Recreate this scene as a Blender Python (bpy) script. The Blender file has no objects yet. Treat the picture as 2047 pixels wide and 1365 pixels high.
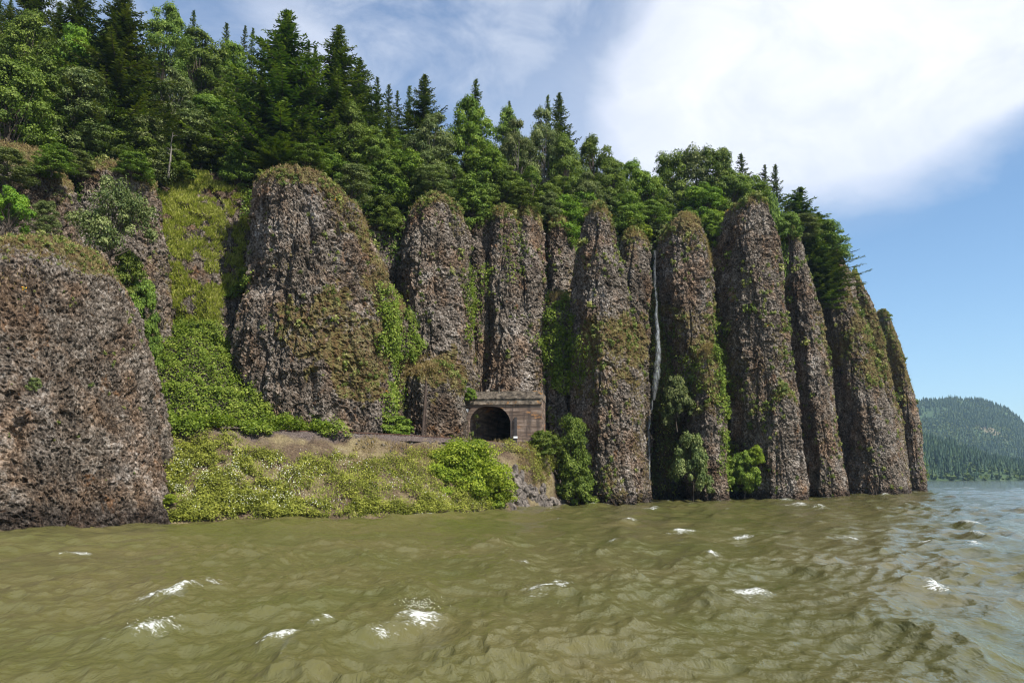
import bpy, math, random
import numpy as np
from mathutils import Vector

R = np.random.RandomState(7)
random.seed(7)
sc = bpy.context.scene
COL = sc.collection
rad = math.radians

# ------------------------------------------------------------------ camera
F = 1594.0            # focal length in photo pixels (2047 wide)
HZ = 955.0            # photo row of the horizon
CAMH = 4.5
PIT = math.atan((HZ - 682.5) / F)
cd = bpy.data.cameras.new('camera')
cam = bpy.data.objects.new('camera', cd); COL.objects.link(cam)
cam.location = (0, 0, CAMH)
cam.rotation_euler = (rad(90) + PIT, 0, 0)
cd.sensor_width = 36; cd.lens = F / 2047 * 36
cd.clip_start = 0.5; cd.clip_end = 40000
sc.camera = cam

def ray(px, py):
    u = (np.asarray(px, float) - 1023.5) / F; v = (682.5 - np.asarray(py, float)) / F
    y = math.cos(PIT) - v * math.sin(PIT); z = math.sin(PIT) + v * math.cos(PIT)
    return u / y, z / y
def P(px, py, D):
    a, b = ray(px, py)
    return np.stack([a * D, np.asarray(D, float) + 0 * a, CAMH + b * D], -1)
def X_at(px, D, z):
    """world x so that the point (x, D, z) is seen in photo column px"""
    t = (np.asarray(z, float) - CAMH) / D
    y2 = math.cos(PIT) + math.sin(PIT) * t       # camera-forward depth per unit D
    return (np.asarray(px, float) - 1023.5) / F * y2 * D
def proj(p):
    p = np.asarray(p, float)
    x, y, z = p[..., 0], p[..., 1], p[..., 2] - CAMH
    w = y * math.cos(PIT) + z * math.sin(PIT); h = -y * math.sin(PIT) + z * math.cos(PIT)
    w = np.maximum(w, .01)
    return 1023.5 + F * x / w, 682.5 - F * h / w
def inpoly(px, py, poly):
    r = np.zeros(px.shape, bool); n = len(poly)
    for i in range(n):
        x1, y1 = poly[i]; x2, y2 = poly[(i + 1) % n]
        c = ((y1 > py) != (y2 > py))
        xi = (x2 - x1) * (py - y1) / ((y2 - y1) + 1e-9) + x1
        r ^= c & (px < xi)
    return r

# ------------------------------------------------------------------ noise
def hsh(ix, iy, iz, s):
    h = (ix.astype(np.int64) * 374761393 + iy.astype(np.int64) * 668265263 + iz.astype(np.int64) * 2147483647 + s * 974711) & 0xffffffff
    h = ((h ^ (h >> 13)) * 1274126177) & 0xffffffff
    h = ((h ^ (h >> 16)) * 2246822519) & 0xffffffff
    return ((h ^ (h >> 15)) & 0xffffff) / float(0xffffff)
def vn(p, s=0):
    f = np.floor(p); t = p - f; t = t * t * (3 - 2 * t); i = f.astype(np.int64)
    r = 0
    for a in (0, 1):
        for b in (0, 1):
            for c in (0, 1):
                w = (t[..., 0] if a else 1 - t[..., 0]) * (t[..., 1] if b else 1 - t[..., 1]) * (t[..., 2] if c else 1 - t[..., 2])
                r = r + w * hsh(i[..., 0] + a, i[..., 1] + b, i[..., 2] + c, s)
    return r
def fbm(p, s=0, o=4):
    r = 0; a = .5; t = 0
    for k in range(o):
        r = r + a * vn(p * 2 ** k + k * 7.3, s + k); t += a; a *= .5
    return r / t
def worley(p, s=0):
    f = np.floor(p).astype(np.int64)
    best = np.full(p.shape[:-1], 9.); sec = best.copy(); val = np.zeros(p.shape[:-1])
    for a in (-1, 0, 1):
        for b in (-1, 0, 1):
            for c in (-1, 0, 1):
                ix, iy, iz = f[..., 0] + a, f[..., 1] + b, f[..., 2] + c
                q = np.stack([ix + hsh(ix, iy, iz, s), iy + hsh(ix, iy, iz, s + 11), iz + hsh(ix, iy, iz, s + 23)], -1)
                d = ((q - p) ** 2).sum(-1)
                m = d < best
                sec = np.where(m, best, np.minimum(sec, d))
                val = np.where(m, hsh(ix, iy, iz, s + 37), val)
                best = np.where(m, d, best)
    return np.sqrt(best), np.sqrt(sec), val
def smooth(a, b, x):
    t = np.clip((x - a) / (b - a), 0, 1); return t * t * (3 - 2 * t)

# ------------------------------------------------------------------ object helpers
def tag(o, label=None, cat=None, group=None, kind=None):
    if label: o['label'] = label
    if cat: o['category'] = cat
    if group: o['group'] = group
    if kind: o['kind'] = kind
    return o
def mk(name, v, f, mat, parent=None, attrs=None, shade=False, link=True):
    v = np.asarray(v, np.float32); f = np.asarray(f, np.int32); k = f.shape[1]
    me = bpy.data.meshes.new(name)
    me.vertices.add(len(v)); me.vertices.foreach_set('co', v.ravel())
    me.loops.add(f.size); me.loops.foreach_set('vertex_index', f.ravel())
    me.polygons.add(len(f)); me.polygons.foreach_set('loop_start', np.arange(0, f.size, k, dtype=np.int32))
    me.polygons.foreach_set('loop_total', np.full(len(f), k, np.int32))
    me.update(calc_edges=True)
    if attrs:
        for an, (dom, arr) in attrs.items():
            a = me.attributes.new(an, 'FLOAT', dom); a.data.foreach_set('value', np.asarray(arr, np.float32).ravel())
    me.polygons.foreach_set('use_smooth', np.full(len(f), shade, bool))
    me.materials.append(mat)
    o = bpy.data.objects.new(name, me)
    if link: COL.objects.link(o)
    if parent: o.parent = parent
    return o
def empty(name, loc=(0, 0, 0), rz=0):
    o = bpy.data.objects.new(name, None); COL.objects.link(o); o.location = loc; o.rotation_euler = (0, 0, rz); return o
def gridfaces(nr, ncol, wrap=False):
    i = np.arange(nr - 1)[:, None]; j = np.arange(ncol if wrap else ncol - 1)[None, :]; j2 = (j + 1) % ncol
    return np.stack([i * ncol + j, i * ncol + j2, (i + 1) * ncol + j2, (i + 1) * ncol + j], -1).reshape(-1, 4)
def gridnormals(V):
    du = np.gradient(V, axis=1); dv = np.gradient(V, axis=0)
    n = np.cross(du, dv); return n / (np.linalg.norm(n, axis=-1, keepdims=True) + 1e-9)
def unit(a): return a / (np.linalg.norm(a, axis=-1, keepdims=True) + 1e-9)
def tubes(paths, n=6):
    V = []; Fc = []; o = 0
    for pts, rr in paths:
        pts = np.asarray(pts, float); m = len(pts)
        t = unit(np.gradient(pts, axis=0)); up = np.array([0, 0, 1.]) if abs(t[0, 2]) < .9 else np.array([1., 0, 0])
        a = unit(np.cross(t, up)); b = np.cross(t, a)
        th = np.arange(n) / n * 2 * math.pi
        ring = pts[:, None] + np.asarray(rr)[:, None, None] * (a[:, None] * np.cos(th)[None, :, None] + b[:, None] * np.sin(th)[None, :, None])
        V.append(ring.reshape(-1, 3)); Fc.append(gridfaces(m, n, True) + o)
        Fc.append(np.array([[o, o + 1, o + 2, o + 3]]) if n == 4 else np.zeros((0, 4), int))
        o += m * n
    return np.concatenate(V), np.concatenate(Fc)
def leafquads(c, t, nrm, L, W):
    t = unit(t); b = unit(np.cross(nrm, t))
    L = np.asarray(L)[:, None] / 2; W = np.asarray(W)[:, None] / 2
    v = np.stack([c - t * L, c + b * W + t * L * .15, c + t * L, c - b * W + t * L * .15], 1).reshape(-1, 3)
    return v, np.arange(len(v)).reshape(-1, 4)
def box(cx, cy, cz, sx, sy, sz):
    s = np.array([[-1, -1, -1], [1, -1, -1], [1, 1, -1], [-1, 1, -1], [-1, -1, 1], [1, -1, 1], [1, 1, 1], [-1, 1, 1]]) * .5
    v = s * [sx, sy, sz] + [cx, cy, cz]
    return v, np.array([[0, 3, 2, 1], [4, 5, 6, 7], [0, 1, 5, 4], [1, 2, 6, 5], [2, 3, 7, 6], [3, 0, 4, 7]])
def joinm(parts):
    V = []; Fc = []; o = 0
    for v, f in parts: V.append(v); Fc.append(f + o); o += len(v)
    return np.concatenate(V), np.concatenate(Fc)

# ------------------------------------------------------------------ materials
class NT:
    def __init__(s, name):
        s.m = bpy.data.materials.new(name); s.m.use_nodes = True; s.t = s.m.node_tree; s.t.nodes.clear()
        s.out = s.t.nodes.new('ShaderNodeOutputMaterial')
    def n(s, typ, **kw):
        x = s.t.nodes.new('ShaderNode' + typ)
        for k, v in kw.items():
            if k.startswith('i_'):
                key = k[2:].replace('_', ' ')
                x.inputs[int(key) if key.isdigit() else key].default_value = v
            else: setattr(x, k, v)
        return x
    def l(s, a, b): s.t.links.new(a, b)
    def pos(s, scale=(1, 1, 1)):
        tc = s.n('TexCoord'); mp = s.n('Mapping'); mp.inputs['Scale'].default_value = scale
        s.l(tc.outputs['Object'], mp.inputs['Vector']); return mp.outputs[0]
    def noise(s, vec, scale, detail=4, rough=.55, dist=0):
        x = s.n('TexNoise'); x.inputs['Scale'].default_value = scale; x.inputs['Detail'].default_value = detail
        x.inputs['Roughness'].default_value = rough; x.inputs['Distortion'].default_value = dist
        s.l(vec, x.inputs['Vector']); return x.outputs['Fac']
    def ramp(s, fac, stops):
        x = s.n('ValToRGB'); e = x.color_ramp.elements
        while len(e) < len(stops): e.new(.5)
        for i, (p, c) in enumerate(stops):
            e[i].position = p; e[i].color = (c, c, c, 1) if not hasattr(c, '__len__') else (*c, 1)
        s.l(fac, x.inputs[0]); return x.outputs[0]
    def mix(s, fac, a, b, mode='MIX'):
        x = s.n('Mix', data_type='RGBA', blend_type=mode)
        if hasattr(fac, 'links'): s.l(fac, x.inputs[0])
        else: x.inputs[0].default_value = fac
        for v, i in ((a, 6), (b, 7)):
            if hasattr(v, 'links'): s.l(v, x.inputs[i])
            else: x.inputs[i].default_value = (*v, 1)
        return x.outputs[2]
    def math(s, op, a, b=0.):
        x = s.n('Math', operation=op)
        for v, i in ((a, 0), (b, 1)):
            if hasattr(v, 'links'): s.l(v, x.inputs[i])
            else: x.inputs[i].default_value = v
        return x.outputs[0]
    def attr(s, name): 
        x = s.n('Attribute', attribute_name=name); return x.outputs['Fac']
    def bsdf(s, col, rough=.9, bump=None, strength=.5, dist=.1, spec=.3):
        b = s.n('BsdfPrincipled'); b.inputs['Roughness'].default_value = rough; b.inputs['Specular IOR Level'].default_value = spec
        if hasattr(col, 'links'): s.l(col, b.inputs['Base Color'])
        else: b.inputs['Base Color'].default_value = (*col, 1)
        if bump is not None:
            bp = s.n('Bump'); bp.inputs['Strength'].default_value = strength; bp.inputs['Distance'].default_value = dist
            s.l(bump, bp.inputs['Height']); s.l(bp.outputs[0], b.inputs['Normal'])
        s.l(b.outputs[0], s.out.inputs['Surface']); return b

def rock_mat(name, warm=1.0, lum=1.0, mossy=(.105, .092, .030)):
    m = NT(name)
    v = m.pos((1, 1, .68)); v2 = m.pos((1, 1, .8))
    big = m.noise(v2, .085, 5, .62, .5); mid = m.noise(v, .5, 6, .7); fine = m.noise(v, 3.7, 6, .70)
    vo = m.n('TexVoronoi'); vo.inputs['Scale'].default_value = 3.6; m.l(v, vo.inputs['Vector'])
    cellv = m.n('SeparateColor'); m.l(vo.outputs['Color'], cellv.inputs[0])
    vo2 = m.n('TexVoronoi'); vo2.inputs['Scale'].default_value = 1.1; m.l(v, vo2.inputs['Vector'])
    rgn = m.noise(v2, .22, 4, .6, 1.); stk = m.noise(m.pos((1, 1, .09)), .9, 4, .6)
    k = m.math('ADD', m.math('MULTIPLY', fine, .84), m.math('MULTIPLY', cellv.outputs[0], .16))
    k = m.math('ADD', k, m.math('MULTIPLY', m.math('SUBTRACT', rgn, .5), .42)); k = m.math('ADD', k, m.math('MULTIPLY', m.math('SUBTRACT', stk, .5), .14))
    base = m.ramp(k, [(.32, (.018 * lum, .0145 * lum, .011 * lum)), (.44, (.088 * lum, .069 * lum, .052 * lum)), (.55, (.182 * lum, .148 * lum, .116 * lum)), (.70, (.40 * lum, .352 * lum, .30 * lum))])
    brown = m.mix(m.ramp(m.noise(v2, .16, 5, .7), [(.48, 0), (.62, .85)]), base, m.mix(1., base, (1.0, .78, .60), 'MULTIPLY'))
    grey = m.mix(m.ramp(big, [(.50, 0), (.58, .9)]), brown, m.mix(1., brown, (1.38, 1.42, 1.5), 'MULTIPLY'))
    # orange lichen
    lc = m.noise(v, .33, 6, .7, .6)
    lich = m.mix(m.ramp(lc, [(.60, 0), (.66, .5)]), grey, (.24, .115, .045))
    # moss / dry grass cover by zone
    ms = m.attr('moss'); mn = m.noise(v2, 1.4, 5, .7)
    mcol = m.ramp(m.noise(v2, 1.3, 6, .75), [(.34, (.055, .030, .012)), (.45, (.145, .092, .034)), (.54, tuple(q * 1.3 for q in mossy)), (.64, (.31, .26, .095))])
    f = m.ramp(m.math('ADD', ms, m.math('MULTIPLY', m.math('SUBTRACT', mn, .5), 1.6)), [(.50, 0), (.62, 1)])
    c = m.mix(m.math('MULTIPLY', f, .85), lich, mcol)
    # dark wet band at the waterline
    geo = m.n('NewGeometry'); sp = m.n('SeparateXYZ'); m.l(geo.outputs['Position'], sp.inputs[0])
    wz = m.math('ADD', sp.outputs[2], m.math('MULTIPLY', mid, -2.2))
    wet = m.ramp(m.math('MULTIPLY', wz, .2), [(.0, 1), (.22, 0)])
    c = m.mix(wet, c, m.mix(1., c, (.42, .40, .40), 'MULTIPLY'))
    h = m.math('ADD', m.math('MULTIPLY', fine, 1.0), m.math('MULTIPLY', vo2.outputs['Distance'], -.7))
    h = m.math('ADD', h, m.math('MULTIPLY', vo.outputs['Distance'], -.5))
    m.bsdf(c, .92, h, 1.0, .7, .12)
    return m.m
ROCK = rock_mat('basalt')
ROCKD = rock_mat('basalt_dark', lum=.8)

def leaf_mat(name, cols, trans=.25, var=.45):
    m = NT(name)
    t = m.attr('tint'); oi = m.n('ObjectInfo')
    c = m.ramp(t, [(i / (len(cols) - 1), c) for i, c in enumerate(cols)])
    hs = m.n('HueSaturation'); m.l(c, hs.inputs['Color'])
    m.l(m.math('ADD', m.math('MULTIPLY', oi.outputs['Random'], .024), .479), hs.inputs['Hue'])
    m.l(m.math('ADD', m.math('MULTIPLY', oi.outputs['Random'], var), 1 - var / 2), hs.inputs['Value'])
    b = m.n('BsdfPrincipled'); b.inputs['Roughness'].default_value = .6; b.inputs['Specular IOR Level'].default_value = .14
    m.l(hs.outputs[0], b.inputs['Base Color'])
    tr = m.n('BsdfTranslucent'); m.l(m.mix(1., hs.outputs[0], (1.3, 1.5, .5), 'MULTIPLY'), tr.inputs['Color'])
    mx = m.n('MixShader'); mx.inputs[0].default_value = trans
    m.l(b.outputs[0], mx.inputs[1]); m.l(tr.outputs[0], mx.inputs[2]); m.l(mx.outputs[0], m.out.inputs['Surface'])
    return m.m
M_FIR = leaf_mat('fir_needles', [(.016, .034, .007), (.042, .074, .011), (.125, .155, .022)], .2)
M_BROAD = leaf_mat('oak_leaves', [(.032, .062, .009), (.085, .135, .018), (.20, .26, .045)])
M_MAPLE = leaf_mat('maple_leaves', [(.045, .100, .010), (.10, .185, .015), (.20, .28, .028)])
M_GREY = leaf_mat('grey_oak_leaves', [(.036, .062, .018), (.095, .128, .038), (.23, .26, .095)])
M_IVY = leaf_mat('bramble_leaves', [(.055, .100, .010), (.120, .185, .022), (.25, .31, .055)], .3, .1)
M_BANK = leaf_mat('bank_leaves', [(.06, .105, .010), (.16, .22, .018), (.33, .38, .045)], .35, .1)
M_HERB = leaf_mat('bank_herbs', [(.075, .085, .015), (.155, .185, .024), (.32, .34, .065)], .25, .1)
M_GRASS = leaf_mat('slope_grass', [(.07, .10, .012), (.24, .28, .04), (.50, .48, .16)], .35, .1)
M_DRY = leaf_mat('dry_grass', [(.13, .10, .04), (.28, .22, .09), (.40, .32, .16)], .3, .1)
M_TUFT = leaf_mat('fern_tufts', [(.05, .085, .018), (.13, .18, .040), (.33, .33, .12)], .25, .1)
M_FLOWER = leaf_mat('white_flowers', [(.55, .55, .42), (.75, .74, .62), (.85, .85, .75)], .2, .05)
M_YEL = leaf_mat('yellow_plants', [(.70, .28, .01), (.80, .40, .02), (.75, .50, .05)], .2, .05)

def simple(name, c1, c2, scale=3, rough=.9, bump=.5, bd=.1, vec=(1, 1, 1)):
    m = NT(name); v = m.pos(vec); f = m.noise(v, scale, 6, .65)
    m.bsdf(m.ramp(f, [(.35, c1), (.65, c2)]), rough, f, bump, bd); return m.m
M_BARK = simple('bark', (.035, .026, .018), (.11, .085, .065), 3, vec=(1, 1, .3))
M_BARKG = simple('pale_bark', (.10, .085, .07), (.26, .23, .20), 3, vec=(1, 1, .3))
M_BOULDER = simple('riprap_rock', (.035, .029, .024), (.19, .16, .135), 1.6, bump=.8, bd=.3)
M_RUST = simple('rail_steel', (.06, .03, .02), (.12, .06, .04), 4)
M_WOOD = simple('weathered_wood', (.035, .024, .018), (.08, .055, .042), 5, vec=(1, 1, .2))
M_TIE = simple('sleeper_wood', (.03, .022, .018), (.08, .06, .05), 5)
M_SIGN = simple('white_enamel', (.72, .72, .70), (.82, .82, .80), 2, .5, .05)
M_METAL = simple('dark_metal', (.03, .027, .026), (.06, .052, .05), 3, .6)

# soil and ballast of the bank
m = NT('bank_soil'); v = m.pos(); a = m.noise(v, .25, 5, .6); b = m.noise(v, 3.5, 5, .75)
c = m.ramp(b, [(.30, (.034, .022, .013)), (.5, (.090, .060, .036)), (.70, (.19, .135, .080))])
c = m.mix(m.ramp(a, [(.45, 0), (.62, .7)]), c, m.ramp(b, [(.3, (.14, .11, .05)), (.7, (.33, .27, .14))]))
bl = m.attr('ballast'); c = m.mix(bl, c, m.ramp(m.noise(v, 5, 4, .9), [(.33, (.022, .016, .014)), (.5, (.085, .062, .053)), (.68, (.24, .19, .165))]))
m.bsdf(c, .95, b, 1., .35); M_SOIL = m.m
m = NT('forest_floor'); v = m.pos(); a = m.noise(v, .3, 5, .6)
m.bsdf(m.ramp(a, [(.35, (.016, .022, .008)), (.65, (.04, .055, .016))]), .95, a, .8, .4); M_FLOOR = m.m

# concrete of the portal
m = NT('board_marked_concrete'); v = m.pos(); g = m.n('TexCoord'); sp = m.n('SeparateXYZ'); m.l(g.outputs['Object'], sp.inputs[0])
st = m.noise(m.pos((.25, .25, 2.2)), 1.0, 4, .6); fi = m.noise(v, 2.5, 6, .7); dr = m.noise(m.pos((1.2, 1.2, .18)), 1.0, 5, .6)
c = m.ramp(st, [(.35, (.075, .050, .037)), (.5, (.155, .108, .080)), (.65, (.28, .21, .165))])
c = m.mix(m.ramp(dr, [(.50, 0), (.60, .75)]), c, (.06, .045, .038))
c = m.mix(m.ramp(m.noise(m.pos((.5, .5, 1.2)), .8, 4, .6), [(.60, 0), (.68, .8)]), c, (.42, .20, .07))
wv = m.math('FRACT', m.math('MULTIPLY', sp.outputs[2], 1.6)); gr = m.ramp(wv, [(.0, 0), (.06, 1)])
c = m.mix(gr, m.mix(1., c, (.55, .5, .5), 'MULTIPLY'), c)
m.bsdf(c, .9, m.math('ADD', fi, m.math('MULTIPLY', gr, .5)), .6, .1); M_CONC = m.m
m = NT('stained_concrete'); v = m.pos((1, 1, 1.5)); fi = m.noise(v, 1.2, 6, .7)
c = m.ramp(fi, [(.38, (.045, .036, .028)), (.52, (.15, .12, .09)), (.66, (.30, .24, .18))])
c = m.mix(m.ramp(m.noise(m.pos((.5, .5, 1)), .9, 3, .6), [(.60, 0), (.66, .8)]), c, (.42, .20, .05))
m.bsdf(c, .9, fi, .6, .15); M_CAP = m.m

# ------------------------------------------------------------------ terrain sheets
# per photo column: (D,z) of shore, bank top, bench back, foot, cliff top, hill 1, hill 2, hill 3
def zy(y, D): return float(P(1023, y, D)[2])
SEC = [
 (-900, (60, 0), (75, 7), (82, 8), (95, 9), (105, 50), (140, 84), (200, 120), (300, 165)),
 (-300, (66, 0), (85, 9), (92, 10), (105, 12), (112, 52), (145, 86), (200, 122), (300, 165)),
 (0,   (72, 0), (90, 10), (98, 10.4), (112, 16), (119, zy(275, 119)), (150, 84), (205, 118), (300, 160)),
 (200, (80, 0), (94, 10.3), (103, 10.4), (118, 22), (127, zy(320, 127)), (156, 82), (208, 112), (300, 150)),
 (300, (83.5, 0), (97.5, 10.3), (105, 10.4), (122, zy(690, 122)), (134, zy(360, 134)), (160, 80), (210, 108), (300, 140)),
 (380, (86, 0), (99.5, 10.3), (107, 10.4), (124, zy(668, 124)), (140, zy(345, 140)), (165, 80), (215, 106), (300, 135)),
 (440, (88, 0), (101, 10.3), (109, 10.4), (126, zy(690, 126)), (142, zy(345, 142)), (168, 79), (215, 104), (300, 130)),
 (520, (90, 0), (103.5, 10.3), (111, 10.4), (127, zy(750, 127)), (145, zy(370, 145)), (170, 78), (215, 101), (300, 128)),
 (600, (92, 0), (106.5, 10.3), (113.5, 10.4), (127, zy(815, 127)), (146, zy(390, 146)), (171, 76), (216, 98), (300, 120)),
 (660, (94, 0), (108, 10.3), (115.5, 10.4), (126, zy(852, 126)), (146, zy(400, 146)), (172, 74), (216, 95), (300, 115)),
 (760, (96, 0), (113, 10.3), (121, 10.4), (140, 14), (147, zy(430, 147)), (174, 71), (218, 90), (300, 108)),
 (850, (99, 0), (120, 10.4), (128, 10.5), (147, 14), (152, zy(440, 152)), (177, 68), (222, 84), (300, 98)),
 (930, (107, 0), (128, 10.4), (139, 10.5), (154, 12), (158, zy(440, 158)), (182, 66), (228, 78), (300, 86)),
 (1000, (117, 0), (131, 10.2), (139, 10.5), (158, 12), (162, zy(440, 162)), (186, 66), (232, 74), (300, 80)),
 (1060, (127, 0), (133, 9.6), (139, 10.3), (160, 10), (166, zy(450, 166)), (190, 66), (236, 72), (300, 76)),
 (1100, (135, 0), (138, 6.5), (142, 8), (160, 8), (169, zy(465, 169)), (193, 66), (238, 70), (300, 74)),
 (1130, (140, 0), (144, .5), (148, 2), (160, 4), (171, zy(475, 171)), (195, 66), (240, 70), (300, 72)),
 (1160, (146, -2), (150, -1.5), (155, -1), (164, 0), (173, zy(478, 173)), (197, 66), (242, 69), (300, 70)),
 (1250, (154, -2), (158, -2), (163, -1.5), (171, 0), (178, zy(470, 178)), (203, 67), (244, 69), (300, 68)),
 (1300, (158, -2), (163, -2), (168, -1.5), (176, 0), (182, zy(490, 182)), (208, 68), (250, 70), (300, 66)),
 (1350, (166, -2), (170, -2), (175, -1.5), (180, 0), (188, zy(470, 188)), (212, 69), (252, 70), (300, 64)),
 (1440, (174, -2), (178, -2), (184, -1.5), (188, 0), (198, zy(465, 198)), (218, 70), (255, 69), (300, 62)),
 (1550, (186, -2), (190, -2), (196, -1.5), (202, 0), (214, zy(460, 214)), (230, 71), (262, 64), (300, 56)),
 (1640, (206, -2), (210, -2), (216, -1.5), (224, 0), (238, zy(520, 238)), (252, 64), (276, 52), (310, 36)),
 (1720, (230, -2), (236, -2), (243, -1.5), (254, 0), (266, zy(620, 266)), (278, 56), (298, 40), (325, 18)),
 (1800, (268, -2), (275, -2), (282, -1.5), (294, 0), (305, zy(730, 305)), (316, 40), (335, 20), (350, 4)),
 (1838, (284, -2), (290, -2), (295, -1.5), (302, 0), (312, zy(860, 312)), (322, 18), (340, 5), (355, -2)),
 (1852, (292, -3), (297, -3), (302, -3), (308, -3), (316, -3), (326, -3), (345, -3), (360, -3)),
]
SP = np.array([s[0] for s in SEC], float)
SD = np.array([[c[0] for c in s[1:]] for s in SEC], float)
SZ = np.array([[c[1] for c in s[1:]] for s in SEC], float)
NR = SD.shape[1]
def section(px):
    return np.array([np.interp(px, SP, SD[:, k]) for k in range(NR)]), np.array([np.interp(px, SP, SZ[:, k]) for k in range(NR)])
def ground_z(px, D):
    d, z = section(px); return float(np.interp(D, d, z))

# bore of the tunnel (local frame), used to keep rock out of it
PD = 139.5
pL = P(931, 887, PD); pR = P(1083, 887, PD - 1.5)
PU = unit(pR - pL); PU[2] = 0; PU = unit(PU)
PN = np.array([-PU[1], PU[0], 0])            # pointing away from the camera
BORE = unit(np.array([.42, .90, 0]))
PZ0 = 9.6
def loc2(px, py):
    """photo point on the portal face -> local (u, z)"""
    a, b = ray(px, py); d = np.array([a, 1., b])
    t = np.dot(pL - np.array([0, 0, CAMH]), PN) / np.dot(d, PN)
    q = np.array([0, 0, CAMH]) + d * t
    return float(np.dot(q - pL, PU)), float(q[2])
open_px = [(937, 893), (937, 860), (938, 842), (942, 831), (948, 823), (956, 816), (966, 812.5), (980, 811.5), (993, 812.5), (1003, 816), (1011, 823), (1017, 832), (1021, 845), (1022.5, 860), (1023, 893)]
OP = [loc2(*q) for q in open_px]
OP[0] = (OP[0][0], PZ0); OP[-1] = (OP[-1][0], PZ0)
OPA = np.array(OP)
def in_bore(p):
    r = p - pL
    s = (r @ PN) / (BORE @ PN)
    q = r - s[..., None] * BORE
    u = q @ PU; z = p[..., 2]
    return (s > -1.0) & (s < 80) & (u > OPA[:, 0].min() - .4) & (u < OPA[:, 0].max() + .4) & (z > PZ0 - .5) & (z < OPA[:, 1].max() + .5)

SURF = {}    # name -> (V, N, px, py)
def keep(name, V, N):
    px, py = proj(V); SURF[name] = (V.reshape(-1, 3), N.reshape(-1, 3), px.ravel(), py.ravel())

cols = np.concatenate([np.arange(-900, -100, 16), np.arange(-100, 1852.1, 2.2)])
def sheet(name, k0, k1, nsub, mat, amp, attrs_fn=None, pre=None, label=None, flat=False):
    ts = []
    for k in range(k0, k1):
        ts += list(np.linspace(k, k + 1, nsub[k - k0], endpoint=False))
    ts.append(k1); ts = np.array(ts)
    D = np.empty((len(ts), len(cols))); Z = D.copy()
    for j, c in enumerate(cols):
        d, z = section(c)
        D[:, j] = np.interp(ts, np.arange(NR), d); Z[:, j] = np.interp(ts, np.arange(NR), z)
    if k0 == 0:
        D = np.concatenate([D[:1] - 7, D[:1] - 3.5, D]); Z = np.concatenate([Z[:1] - 3.5, Z[:1] - 1.8, Z]); ts = np.concatenate([[-.2, -.1], ts])
    # soften the corners between sections
    ker = np.hanning(25); ker /= ker.sum()
    for A in (D, Z):
        for i in range(len(ts)):
            A[i] = np.convolve(np.pad(A[i], 12, mode='edge'), ker, 'valid')
    X = X_at(cols[None, :], D, Z)
    V = np.stack([X, D, Z], -1)
    N = -gridnormals(V)
    N *= np.sign((N * (np.array([0, 0, CAMH + 60]) - V)).sum(-1, keepdims=True))
    fe = np.minimum(1, np.minimum(np.arange(len(ts)), len(ts) - 1 - np.arange(len(ts))) / 4.)[:, None]
    if k0 == 0: fe[:4] = 1
    V2 = V + N * (amp(V) * fe)[..., None]
    N2 = gridnormals(V2); N2 *= np.sign((N2 * N).sum(-1, keepdims=True))
    f = gridfaces(*D.shape)
    Vf = V2.reshape(-1, 3); cen = Vf[f].mean(1)
    f = f[~in_bore(cen)]
    at = attrs_fn(V2, N2, ts) if attrs_fn else {}
    o = mk(name, Vf, f, mat, attrs={k: ('POINT', a) for k, a in at.items()}, shade=False)
    tag(o, label, kind='structure')
    keep(name, V2, N2); return o

def amp_bank(V): return (fbm(V / 3.0, 3) - .5) * 1.6 * smooth(0, 1.5, V[..., 2]) * smooth(10.6, 9.6, V[..., 2]) + (vn(V / .5, 5) - .5) * .16
def amp_cliff(V):
    w1 = worley(V / np.array([2.2, 2.2, 6.0]), 4); w2 = worley(V / np.array([.8, .8, 1.5]), 9)
    return (fbm(V / np.array([9, 9, 22.]), 8) - .5) * 7 + (w1[2] - .5) * 1.1 + (w2[2] - .5) * .5
def amp_hill(V): return (fbm(V / 8.0, 13) - .5) * 2.5
def at_bank(V, N, ts):
    t = ts[:, None] + 0 * V[..., 0]
    return {'ballast': smooth(.9, 1.02, t + (fbm(V / 2., 31) - .5) * .3)}
def at_cliff(V, N, ts):
    px, py = proj(V)
    ms = smooth(.45, .8, N[..., 2]) * .6 + .05
    return {'moss': ms}
sheet('riverbank', 0, 3, [50, 14, 34], M_SOIL, amp_bank, at_bank)
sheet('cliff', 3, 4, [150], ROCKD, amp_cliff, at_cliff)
sheet('hillside', 4, 7, [24, 24, 14], M_FLOOR, amp_hill)

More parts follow.
